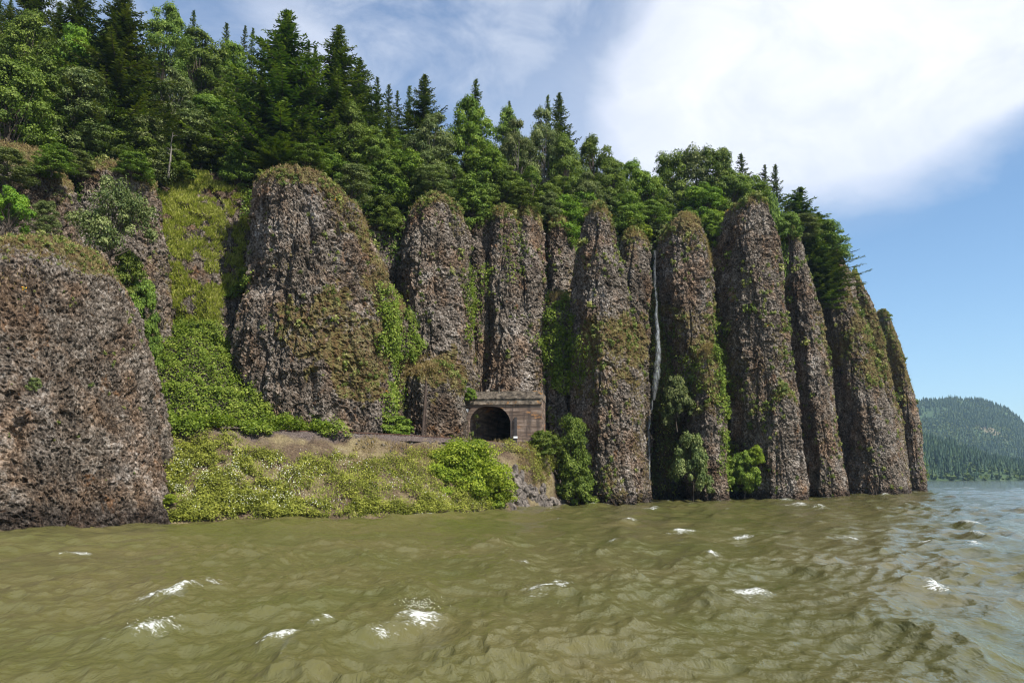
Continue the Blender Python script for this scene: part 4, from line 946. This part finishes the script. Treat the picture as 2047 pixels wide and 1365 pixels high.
def lpost(px, y0, y1, rr=.07):
    u, z1 = loc2(px, y0); _, z0 = loc2(px, y1); return (LW(np.array([u, u, u]), np.full(3, -.3), np.array([z0, (z0 + z1) / 2, z1])), [rr] * 3)
v, f = tubes([lpost(998, 774, 786)], 6); mk('post', v, f, M_BARKG, por)
v, f = tubes([lpost(1083, 772, 786, .05)], 6); mk('post', v, f, M_BARKG, por)
v, f = tubes([(LW(np.array([u1 - .9, u1 - .9, u1 - .9]), np.full(3, -.12), np.array([PZ0, PZ0 + 2.4, PZ0 + 4.8])), [.06] * 3)], 6); mk('conduit', v, f, M_METAL, por)

# ------------------------------------------------------------------ track
rail_px = [-200, 0, 200, 330, 500, 660, 760, 850, 930, 965]
cl = []
for q in rail_px:
    d, z = section(q); D = (d[1] + d[2]) / 2 - 1.2; cl.append([X_at(q, D, 10.6), D, 10.55])
mid_o = pL + PU * cu; cl[-1] = [mid_o[0], mid_o[1] - 1., 10.45]; cl[-2] = [mid_o[0] - 3.8, mid_o[1] - 7.5, 10.5]
cl += [list(mid_o + BORE * 12 + [0, 0, .1]), list(mid_o + BORE * 30 + [0, 0, .1])]
cl[-1][2] = cl[-2][2] = 10.4
cl = np.array(cl)
s = np.concatenate([[0], np.cumsum(np.linalg.norm(np.diff(cl, axis=0), axis=1))]); q = np.arange(0, s[-1], .62)
cl = np.stack([np.interp(q, s, cl[:, k]) for k in range(3)], -1)
ker = np.ones(17) / 17
for k in range(3): cl[8:-8, k] = np.convolve(cl[:, k], ker, 'valid')
tg = unit(np.gradient(cl, axis=0)); sd = unit(np.cross(tg, [0, 0, 1.]))
trk = tag(empty('railway_track', tuple(cl[0])), 'single railway track on dark ballast running into the tunnel', 'railway track')
o_ = cl[0]
w_ = np.array([-3.0, -1.9, 1.9, 3.0]); hh = np.array([-.75, 0, 0, -.75]); 
bv = cl[:, None] + sd[:, None] * w_[None, :, None] + np.array([0, 0, 1.]) * (hh - .02)[None, :, None] - o_
bv = bv + (R.rand(*bv.shape) - .5) * [.25, .25, .16]
mk('ballast', bv.reshape(-1, 3), gridfaces(len(cl), 4), M_SOIL, trk, attrs={'ballast': ('POINT', np.ones(len(cl) * 4))})
for sg_ in (-1, 1):
    prof = np.array([[-.07, 0], [-.07, .03], [-.02, .05], [-.035, .14], [.035, .14], [.02, .05], [.07, .03], [.07, 0]])
    vv = cl[:, None] + sd[:, None] * (sg_ * .76 + prof[:, 0])[None, :, None] + np.array([0, 0, 1.]) * (prof[:, 1] + .12)[None, :, None] - o_
    mk('rail', vv.reshape(-1, 3), gridfaces(len(cl), 8, True), M_RUST, trk)
tp_ = []
for i in range(0, len(cl)):
    v, f = box(0, 0, 0, 1, 1, 1); vv = cl[i] + sd[i] * (v[:, :1] * 2.5) + tg[i] * (v[:, 1:2] * .24) + np.array([0, 0, 1.]) * (v[:, 2:] * .2 + .03) - o_; tp_.append((vv, f))
v, f = joinm(tp_); tag(mk('sleepers', v, f, M_TIE, trk), kind='stuff')

# ------------------------------------------------------------------ old pole beside the tunnel
pb = P(843, 884, 128); pt = P(852, 763, 129)
pole = tag(empty('signal_pole', (pb[0], pb[1], 10)), 'old dark leaning timber post with a short arm left of the tunnel', 'post')
o_ = np.array(pole.location); 
def line(a, b, n=6): return np.linspace(0, 1, n)[:, None] * (np.array(b) - a) + a
v, f = tubes([(line(pb - o_ - [0, 0, 1], pt - o_), np.linspace(.26, .17, 6))], 8); mk('post', v, f, M_WOOD, pole)
v, f = tubes([(line(P(848, 790, 128.6) - o_, P(876, 781, 131) - o_), [.08] * 6)], 6); mk('arm', v, f, M_WOOD, pole)
pb2 = P(850, 884, 129.5); pt2 = P(853, 770, 129.8)
v, f = tubes([(line(pb2 - o_ - [0, 0, 1], pt2 - o_), np.linspace(.12, .08, 6))], 6); mk('brace', v, f, M_WOOD, pole)

# ------------------------------------------------------------------ riprap boulders
def boulder(seed):
    r = np.random.RandomState(seed); n = 14
    th = np.linspace(0, math.pi, n)[:, None]; ph = np.linspace(0, 2 * math.pi, n * 2, endpoint=False)[None]
    d = np.stack([np.sin(th) * np.cos(ph), np.sin(th) * np.sin(ph), np.cos(th) + 0 * ph], -1)
    pl = unit(r.normal(0, 1, (13, 3))); of = r.uniform(.62, .95, 13)
    t = (of[None, None] / np.maximum((d @ pl.T), .05)).min(-1); t = np.minimum(t, 1.25)
    V = d * t[..., None] * [1, .8, .65]; V += (vn(V * 5 + seed, 3) - .5)[..., None] * d * .06
    return mk('boulder', V.reshape(-1, 3), gridfaces(n, 2 * n, True), M_BOULDER, link=False)
BS = [boulder(i) for i in range(6)]
pp, nn = pick([(968, 925), (992, 925), (1120, 1000), (1116, 1010), (1028, 1014), (1010, 985), (975, 950)], 135, RB, seed=77)
pp2, nn2 = pick([(1040, 985), (1116, 1000), (1116, 1012), (1030, 1016)], 25, RB, seed=78)
for i, p in enumerate(np.concatenate([pp, pp2])):
    b = BS[i % 6].copy(); COL.objects.link(b); b.location = p; sss = R.uniform(.35, .95); b.scale = (sss, sss, sss); b.rotation_euler = tuple(R.uniform(0, 6.28, 3))
    tag(b, 'angular grey-brown boulder in the riprap slope between the bush and the cliff', 'boulder', 'riprap boulders below the tunnel')
# loose ballast stones on the shoulder
pp, nn = pick([(700, 872), (930, 888), (930, 905), (700, 895)], 130, RB, seed=79)
V = []; 
for i, p in enumerate(pp):
    me = BS[i % 6].data; co = np.empty(len(me.vertices) * 3, np.float32); me.vertices.foreach_get('co', co); V.append((co.reshape(-1, 3)[:, [(i % 3), (i + 1) % 3, (i + 2) % 3]] * R.uniform(.12, .32) + p, gridfaces(14, 28, True)))
v, f = joinm(V); tag(mk('gravel', v, f, M_BOULDER), 'loose brown stones scattered along the shoulder of the track', 'gravel', kind='stuff')

# ------------------------------------------------------------------ waterfall
m = NT('falling_water'); v = m.pos((3, 3, .25)); nz = m.noise(v, 2.2, 5, .7); tc = m.attr('edge')
b = m.n('BsdfPrincipled'); b.inputs['Base Color'].default_value = (.72, .76, .80, 1); b.inputs['Roughness'].default_value = .4
al = m.math('MULTIPLY', m.ramp(nz, [(.38, .0), (.72, .62)]), tc); m.l(al, b.inputs['Alpha']); m.l(b.outputs[0], m.out.inputs['Surface']); M_FALL = m.m
def fall(rows, D):
    rows = np.array(rows, float); yy = np.linspace(rows[0, 0], rows[-1, 0], 90); cxx = np.interp(yy, rows[:, 0], rows[:, 1]); ww = np.interp(yy, rows[:, 0], rows[:, 2]); dd = D + np.interp(yy, rows[:, 0], rows[:, 3])
    al_ = np.interp(yy, rows[:, 0], rows[:, 4])
    u = np.linspace(-1, 1, 9); px = cxx[:, None] + u[None] * ww[:, None]; V = P(cxx[:, None] + (px - cxx[:, None]) * .95, yy[:, None] + 0 * px, dd[:, None] + 0 * px); V[..., 1] += (u ** 2)[None] * .4
    V[..., 0] += (vn(V * [.5, .5, .8], 9) - .5) * .35
    e = (1 - np.abs(u) ** 2.5)[None] * al_[:, None]
    return V, e
fall_w = .6
wf = tag(empty('waterfall', tuple(P(1310, 1000, 172) * [1, 1, 0])), 'thin white waterfall dropping through the dark cleft between two pillars', 'waterfall')
o_ = np.array(wf.location)
V, e = fall([(500, 1308, 4, 1.5, .35), (560, 1309, 4, 1, .45), (600, 1312, 4, .5, .8), (650, 1314, 4.5, 0, 1.1), (700, 1317, 6.5, -.8, 1.), (760, 1312, 8, -1.5, .55), (800, 1306, 5, -1.8, .4)], 173.5)
mk('upper_fall', V.reshape(-1, 3), gridfaces(*V.shape[:2]), M_FALL, wf, attrs={'edge': ('POINT', e)}).data.transform(__import__('mathutils').Matrix.Translation(-Vector(o_)))
V, e = fall([(800, 1303, 3, 0, .5), (860, 1297, 3, 0, 1.2), (900, 1298, 2.5, -.3, .8), (1000, 1299, 3, -.6, 1.)], 170)
mk('lower_fall', V.reshape(-1, 3), gridfaces(*V.shape[:2]), M_FALL, wf, attrs={'edge': ('POINT', e)}).data.transform(__import__('mathutils').Matrix.Translation(-Vector(o_)))

# ------------------------------------------------------------------ far hills and wood
def ridge(name, sky, D0, D1, z_noise, mat, ny=70, nx=420, back=1.35):
    px = np.linspace(sky[0][0], sky[-1][0], nx); ys = np.interp(px, [s[0] for s in sky], [s[1] for s in sky])
    t = np.linspace(0, 1, ny)[:, None]; D = D0 + (D1 - D0) * t + 0 * px[None]
    ztop = P(px, ys, np.full(nx, D1))[:, 2]
    Z = -3 + (ztop[None] + 3) * (t ** .8); 
    D = np.concatenate([D, np.linspace(D1, D1 * back, 20)[1:, None] + 0 * px[None]]); Z = np.concatenate([Z, ztop[None] * np.linspace(1, .3, 20)[1:, None]])
    X = (px[None] - 1023.5) / F * D * 1.0
    V = np.stack([X, D, Z], -1); V[..., 2] += (fbm(V / z_noise, 5) - .5) * z_noise * .28 * smooth(0, .25, np.concatenate([t, np.ones((19, 1))]))
    o = mk(name, V.reshape(-1, 3), gridfaces(*V.shape[:2]), mat, shade=True); tag(o, kind='structure'); return V
def hill_mat(name, c1, c2, c3, s):
    m = NT(name); v = m.pos(); a = m.noise(v, s, 8, .7); b = m.noise(v, s * .22, 4, .6)
    c = m.ramp(a, [(.38, c1), (.6, c2)]); c = m.mix(m.ramp(b, [(.60, 0), (.66, 1)]), c, c3); m.bsdf(c, .95, a, 1., 12); return m.m
HM1 = hill_mat('mountain_ground', (.02, .04, .018), (.06, .10, .035), (.20, .155, .10), .012)
HM2 = hill_mat('shore_ground', (.02, .04, .015), (.05, .085, .025), (.14, .16, .06), .03)
VA = ridge('mountain', [(1500, 760), (1700, 800), (1850, 800), (1905, 799), (1930, 803), (1980, 810), (2010, 822), (2035, 845), (2060, 872), (2120, 900), (2250, 915), (2500, 925)], 2500, 3700, 260., HM1)
VB = ridge('far_shore', [(1500, 850), (1750, 866), (1850, 884), (1900, 896), (1950, 915), (2000, 930), (2047, 938), (2150, 944), (2400, 948)], 1350, 1900, 90., HM2)
# low-poly conifers tiled over the ridges as one wood
def lowfir(r, n=5, k=7):
    V = []; Fc = []; o = 0
    for i in range(n):
        z0 = i / n * .85; z1 = z0 + .32; rr = (.24 * (1 - i / n) + .03)
        ang = np.arange(k) / k * 6.283 + r.rand(); rads = rr * r.uniform(.7, 1.25, k)
        ring = np.stack([np.cos(ang) * rads, np.sin(ang) * rads, np.full(k, z0) + r.normal(0, .02, k)], -1)
        V.append(np.concatenate([ring, [[0, 0, min(z1, 1)]]])); Fc += [[o + j, o + (j + 1) % k, o + k] for j in range(k)]; o += k + 1
    return np.concatenate(V), np.array(Fc)
def wood(name, VV, n, h0, h1, mat, label, seed, pxmin=1600, rows=72):
    r = np.random.RandomState(seed); Q = VV[:rows].reshape(-1, 3); px, py = proj(Q); k = (px > pxmin) & (px < 2130) & (Q[:, 2] > .5); Q = Q[k]
    c = Q[r.randint(0, len(Q), n)] + r.normal(0, 1, (n, 3)) * [6, 8, 0]
    cl_ = fbm(c / 120., 5); kk = (cl_ + r.normal(0, .05, n)) > .38; c = c[kk]; n = len(c)
    V = []; Fc = []; Ti = []; o = 0; prot = [lowfir(r) for _ in range(6)]
    bf = []
    for i in range(6):
        v, f = lowfir(r, 3, 7); v = unit(r.normal(0, 1, (24, 3))) * .3 * r.uniform(.7, 1.2, (24, 1)) + [0, 0, .35]
        bf.append((v, np.array([[a, b, c_] for a, b, c_ in r.randint(0, 24, (44, 3)) if a != b and b != c_ and a != c_])))
    for i in range(n):
        isb = r.rand() < np.clip((fbm(c[i] / 160. + 9, 77) - .36) * 2.6 + (c[i, 2] < 25) * .4, .08, .8)
        v, f = (bf if isb else prot)[i % 6]; h = r.uniform(h0, h1) * (.6 if isb else 1)
        V.append(v * [h * (1.2 if isb else .95), h * (1.2 if isb else .95), h] + c[i] - [0, 0, 1]); Fc.append(f + o); o += len(v); Ti.append(np.full(len(f), (r.uniform(.6, 1) if isb else r.uniform(0, .55))))
    o_ = mk(name, np.concatenate(V), np.concatenate(Fc), mat, attrs={'tint': ('FACE', np.concatenate(Ti))}); tag(o_, label, 'wood', kind='stuff')
M_FAR = leaf_mat('far_trees', [(.016, .038, .020), (.030, .062, .028), (.07, .11, .035), (.12, .17, .045)], .1, .05)
wood('mountain_wood', VA, 24000, 13, 24, M_FAR, 'hazy blue-green conifer wood covering the far mountain', 1)
wood('shore_wood', VB, 9500, 14, 26, M_FAR, 'darker conifer wood along the far shore below the mountain', 2)
V = []
SC = simple('scree', (.20, .14, .12), (.36, .27, .24), .05)

# ------------------------------------------------------------------ water
rr = [9.]
while rr[-1] < 7000: rr.append(rr[-1] * (1.0042 if rr[-1] < 420 else 1.03) + .012)
rr = np.array(rr); az = np.radians(np.linspace(-58, 58, 1020))
GX = rr[:, None] * np.sin(az)[None]; GY = rr[:, None] * np.cos(az)[None]
r = np.random.RandomState(17)
H = np.zeros_like(GX); DX = H.copy(); DY = H.copy()
sp_loc = rr[:, None] * .0065 + .0 * GX
main = math.atan2(-.35, .94)
# slow warp so that crests are short and irregular
wx = (fbm(np.stack([GX / 26, GY / 26, 0 * GX], -1), 101, 3) - .5) * 9; wy = (fbm(np.stack([GX / 26, GY / 26, 0 * GX + 5], -1), 102, 3) - .5) * 9
env = .35 + 1.3 * fbm(np.stack([GX / 14, GY / 14, 0 * GX], -1), 103, 3)
WX, WY = GX + wx, GY + wy
for i in range(80):
    lam = 11.0 * (.035 ** (i / 79.)) * r.uniform(.85, 1.15)
    th = main + r.normal(0, .42 + .55 * (lam < 3)); k = 2 * math.pi / lam
    A_ = .0088 * lam ** .85 * r.uniform(.5, 1.3) * (1.0 if lam > 4 else (.75 if lam > 1.6 else 1.0))
    ph = k * (math.cos(th) * WX + math.sin(th) * WY) + r.uniform(0, 6.28)
    fade = smooth(1.6, 3.2, lam / sp_loc) * (env if lam > 2 else env ** 1.6)
    H += A_ * np.cos(ph) * fade; Q_ = .8
    DX -= Q_ * A_ * math.cos(th) * np.sin(ph) * fade; DY -= Q_ * A_ * math.sin(th) * np.sin(ph) * fade
# white-capped peaks where the photograph shows them: px, py, size, height
caps = [(838, 1238, 1.5, .50), (300, 1272, 1.3, .30), (560, 1282, .8, .16), (350, 1185, 1.6, .25), (1100, 1175, 2.0, .2), (1500, 1182, 1.6, .22), (1365, 1068, 2.4, .3), (1265, 1045, 2.4, .35), (1300, 1020, 3.4, .35), (1600, 1012, 5, .4), (1640, 1018, 3.5, .35), (1480, 1072, 1.6, .25), (1420, 1110, 1.2, .2), (1215, 1085, 1.2, .2), (1700, 1075, 1.8, .25), (420, 1170, .9, .15), (650, 1255, .7, .12), (1880, 1180, 1.1, .2), (1570, 1000, 3, .3), (1050, 1126, 1.0, .2), (1410, 1000, 2, .3), (1850, 1085, 2.0, .25), (1690, 992, 3, .3), (1770, 990, 3, .3), (1830, 984, 3, .3), (1120, 1040, 1.5, .2), (1950, 1093, 1.4, .25), (160, 1110, 1.2, .15), (1930, 975, 6, .4), (2010, 968, 7, .4), (765, 1262, .6, .2)]
foam = np.zeros_like(H)
pn = np.stack([GX, GY, 0 * GX], -1)
fn = fbm(pn / .7, 201, 4); fn2 = fbm(pn / .18, 203, 3)
cdir = np.array([math.sin(main) * -1, math.cos(main)]); mdir = np.array([math.cos(main), math.sin(main)])
for i, (px, py, sz_, hh_) in enumerate(caps):
    a, b = ray(px, py); D = -CAMH / b; c = np.array([a * D, D]); q = 1.0
    dx = GX - c[0]; dy = GY - c[1]; al_ = dx * cdir[0] + dy * cdir[1]; ac = dx * mdir[0] + dy * mdir[1] + .25 * (fn - .5) * 2 + .12 * al_ ** 2 / sz_
    bmp = np.exp(-(al_ / (sz_ * 1.5)) ** 2) * np.where(ac > 0, np.exp(-(ac / (sz_ * .38)) ** 2), np.exp(-(ac / (sz_ * 1.1)) ** 2))
    H += hh_ * bmp
    fm = np.exp(-(al_ / (sz_ * .8)) ** 2) * np.exp(-((ac - .05) / (sz_ * .34)) ** 2)
    foam = np.maximum(foam, fm * 1.0 + ((fn - .5) * 1.8 + (fn2 - .5) * 1.2) * (fm > .08))
# spontaneous small crests
Hs = H / (H.std() + 1e-6); crest = smooth(2.0, 3.2, Hs + (fn - .5) * 2.2) * (fbm(pn / 9, 205, 3) > .58) * smooth(25, 60, rr)[:, None]
wash = np.zeros_like(H)
for (bx, by, ba, bb_) in BASES:
    e_ = (np.hypot((GX - bx) / (ba + .3), (GY - by) / (bb_ + .3)) - 1) * min(ba, bb_)
    wash = np.maximum(wash, np.exp(-((e_ - .3) / .9) ** 2))
foam = np.maximum(foam, wash * smooth(.47, .62, fn) * smooth(100, 150, GY) * .75)
foam = np.clip(np.maximum(foam, crest * .8), 0, 1); foam = np.where(foam > 0, foam, 0)
H += foam * (fn2 - .4) * .10
V = np.stack([GX + DX, GY + DY, H], -1)
m = NT('river_water'); v = m.pos((1, 1, 1))
def wav(sx, sy, rot, scale, det=3, rough=.6, ridged=False):
    tc = m.n('TexCoord'); mp = m.n('Mapping'); mp.inputs['Scale'].default_value = (sx, sy, 1); mp.inputs['Rotation'].default_value = (0, 0, rot); m.l(tc.outputs['Object'], mp.inputs['Vector'])
    f_ = m.noise(mp.outputs[0], scale, det, rough, .4)
    return m.math('SUBTRACT', 1., m.math('ABSOLUTE', m.math('MULTIPLY', m.math('SUBTRACT', f_, .5), 2.))) if ridged else f_
n1 = wav(1.6, .55, -main, 1.7, 5, .62); n2 = wav(1.0, .38, -main + 1.1, 3.2, 4, .55, True); n4 = wav(1.0, .35, -main + 1.35, 9., 3, .5, True); n3 = wav(1, .45, -main - .3, .5, 3)
hgt = m.math('ADD', m.math('MULTIPLY', n1, .17), m.math('ADD', m.math('ADD', m.math('MULTIPLY', n2, .085), m.math('MULTIPLY', n4, .030)), m.math('MULTIPLY', n3, .25)))
fo = m.attr('foam'); fnz = m.noise(v, 9, 5, .7); fz = m.noise(v, 2.5, 4, .7)
fnz = m.noise(m.pos((1, 1.8, 1)), 7, 7, .8, .5); fm = m.ramp(m.math('ADD', m.math('MULTIPLY', fo, .62), m.math('MULTIPLY', m.math('SUBTRACT', fnz, .5), 3.0)), [(.40, 0), (.95, 1)])
fm = m.math('MULTIPLY', fm, m.ramp(fo, [(.02, 0), (.25, 1)]))
mud = m.ramp(m.noise(v, .07, 4, .6), [(.35, (.072, .073, .021)), (.65, (.098, .084, .032))])
col = m.mix(fm, mud, (.78, .80, .78))
b = m.n('BsdfPrincipled'); m.l(col, b.inputs['Base Color']); b.inputs['IOR'].default_value = 1.33; b.inputs['Specular IOR Level'].default_value = .5
m.l(m.math('ADD', m.math('MULTIPLY', fm, .6), .06), b.inputs['Roughness'])
bp = m.n('Bump'); bp.inputs['Strength'].default_value = 1.; bp.inputs['Distance'].default_value = .5; m.l(hgt, bp.inputs['Height']); m.l(bp.outputs[0], b.inputs['Normal'])
m.l(b.outputs[0], m.out.inputs['Surface'])
wo = mk('river', V.reshape(-1, 3), gridfaces(*GX.shape), m.m, shade=True, attrs={'foam': ('POINT', foam)}); tag(wo, kind='structure')
# spray droplets above the two big breaking crests
SPV = []
for (px, py, n_, s_) in ((838, 1224, 150, .32), (300, 1266, 60, .25)):
    a, b2 = ray(px, py); D = -CAMH / b2; c = np.array([a * D, D, .25]); q = c + r.normal(0, 1, (n_, 3)) * [s_ * 1.0, s_ * .8, s_ * .38]; q[:, 2] = np.abs(q[:, 2] - .1) + .12
    for p in q:
        s_s = r.uniform(.006, .018); o4 = np.array([[1, 0, 0], [-1, 0, 0], [0, 1, 0], [0, -1, 0], [0, 0, 1], [0, 0, -1]]) * s_s + p
        SPV.append((o4, np.array([[0, 2, 4], [2, 1, 4], [1, 3, 4], [3, 0, 4], [2, 0, 5], [1, 2, 5], [3, 1, 5], [0, 3, 5]])))
v, f = joinm(SPV); tag(mk('spray', v, f, simple('spray_water', (.8, .82, .82), (.85, .87, .87), 1, .3, 0)), 'fine white spray flying off the breaking wave crests', 'spray', kind='stuff')

# ------------------------------------------------------------------ haze
HAZE = True
if HAZE:
    v, f = box(0, 3300, 398, 9000, 7700, 802); mh = NT('air_haze'); pv = mh.n('VolumePrincipled')
    pv.inputs['Color'].default_value = (.50, .74, 1, 1); pv.inputs['Density'].default_value = .00005; pv.inputs['Anisotropy'].default_value = .1
    mh.l(pv.outputs[0], mh.out.inputs['Volume']); tag(mk('haze', v, f, mh.m), 'thin bluish air haze over the river gorge', 'haze', kind='stuff')

# ------------------------------------------------------------------ light
SUN = unit(np.array([.68, -.56, 1.12]))
el = math.asin(SUN[2]); azs = math.atan2(SUN[0], SUN[1])
sd_ = bpy.data.lights.new('sun', 'SUN'); sd_.energy = 5.0; sd_.angle = rad(.5); sd_.color = (1, .955, .88)
so = bpy.data.objects.new('sun', sd_); COL.objects.link(so); so.rotation_euler = Vector(SUN).to_track_quat('Z', 'Y').to_euler(); so.location = (0, 0, 50)
w = bpy.data.worlds.new('World'); sc.world = w; w.use_nodes = True; nt = w.node_tree; nt.nodes.clear()
class WN(NT):
    def __init__(s): s.t = nt
W = WN(); wout = W.n('OutputWorld'); bg = W.n('Background'); bg.inputs['Strength'].default_value = .074; W.l(bg.outputs[0], wout.inputs[0])
sk = W.n('TexSky', sky_type='NISHITA'); sk.sun_disc = False; sk.sun_elevation = el; sk.sun_rotation = azs; sk.altitude = 20; sk.air_density = 1.0; sk.dust_density = .6; sk.ozone_density = 2.2
tc = W.n('TexCoord'); dirv = tc.outputs['Generated']
def dots(vec):
    x = W.n('VectorMath', operation='DOT_PRODUCT'); W.l(dirv, x.inputs[0]); x.inputs[1].default_value = tuple(vec); return x.outputs['Value']
def dpx(px, py): a, b = ray(px, py); return unit(np.array([a, 1., b]))
def blob(pc, pe, pn_, soft):
    """elliptic cloud mask: centre, end of long axis, end of short axis (photo points)"""
    c = dpx(*pc); e1 = dpx(*pe) - c; e1 -= c * (e1 @ c); r1 = np.linalg.norm(e1); e1 /= r1
    e2 = dpx(*pn_) - c; e2 -= c * (e2 @ c); e2 -= e1 * (e2 @ e1); r2 = np.linalg.norm(e2); e2 /= r2
    a = W.math('DIVIDE', dots(e1), float(r1)); b = W.math('DIVIDE', dots(e2), float(r2))
    d = W.math('SQRT', W.math('ADD', W.math('MULTIPLY', a, a), W.math('MULTIPLY', b, b)))
    return d, W.math('GREATER_THAN', dots(c), .2)
def wn(scale, rot, det=7, rough=.55, dist=.4, sc_=(1, 1, 1)):
    mp = W.n('Mapping'); mp.inputs['Scale'].default_value = sc_; mp.inputs['Rotation'].default_value = rot; W.l(dirv, mp.inputs['Vector']); return W.noise(mp.outputs[0], scale, det, rough, dist)
nA = wn(2.2, (0, .5, 0), 7, .45, .5, (1, 1, 1.6)); nB = wn(7., (.3, 0, .4), 8, .6, .6, (1, 1, 1.4))
d1, g1 = blob((1800, 30), (1180, 330), (1900, 330), 1)
f1 = W.math('ADD', d1, W.math('ADD', W.math('MULTIPLY', W.math('SUBTRACT', nA, .5), 1.2), W.math('MULTIPLY', W.math('SUBTRACT', nB, .5), .55)))
c1 = W.math('MULTIPLY', W.ramp(W.math('MULTIPLY', f1, .5), [(.22, 1), (.40, .88), (.50, .36), (.61, 0)]), g1)
d2, g2 = blob((1380, 230), (860, 330), (1400, 480), 1)
f2 = W.math('ADD', d2, W.math('MULTIPLY', W.math('SUBTRACT', nA, .5), .8))
c2 = W.math('MULTIPLY', W.ramp(W.math('MULTIPLY', f2, .5), [(.10, .5), (.66, 0)]), g2)
# thin veil over the left half, thinning downwards to the right
wisp = W.math('MULTIPLY', W.ramp(nB, [(.38, .14), (.68, .62)]), W.ramp(dots(unit(np.array([-.25, .55, .8]))), [(.72, 0), (.93, 1)]))
d3, g3 = blob((640, 110), (830, 330), (740, 60), 1)
c3 = W.math('MULTIPLY', W.ramp(W.math('ADD', d3, W.math('MULTIPLY', W.math('SUBTRACT', nB, .5), 1.6)), [(.2, .62), (1., 0)]), g3)
beh = W.math('MULTIPLY', W.ramp(nA, [(.45, 0), (.62, .8)]), W.math('LESS_THAN', dots((0, 1, 0)), .25))
cc = W.math('MAXIMUM', W.math('MAXIMUM', c1, c2), W.math('MAXIMUM', W.math('MAXIMUM', wisp, c3), beh))
skyc = W.mix(1., sk.outputs[0], (1.06, 1.22, 1.30), 'MULTIPLY')
cloudc = W.mix(W.ramp(nB, [(.36, 0), (.60, 1)]), (6.7, 7.1, 8.2), (8.1, 8.3, 8.9))
W.l(W.mix(cc, skyc, cloudc), bg.inputs['Color'])

# ------------------------------------------------------------------ render settings
sc.render.engine = 'CYCLES'
cy = sc.cycles
cy.max_bounces = 5; cy.diffuse_bounces = 2; cy.glossy_bounces = 2; cy.transmission_bounces = 2; cy.transparent_max_bounces = 8; cy.volume_bounces = 0
cy.use_denoising = True; cy.use_adaptive_sampling = True; cy.adaptive_threshold = .008; cy.pixel_filter_type = 'BLACKMAN_HARRIS'; cy.filter_width = 1.2
try: cy.denoiser = 'OPENIMAGEDENOISE'
except Exception: pass
cy.sample_clamp_indirect = 6
sc.view_settings.view_transform = 'Standard'; sc.view_settings.look = 'None'; sc.view_settings.exposure = .82; sc.view_settings.gamma = 1
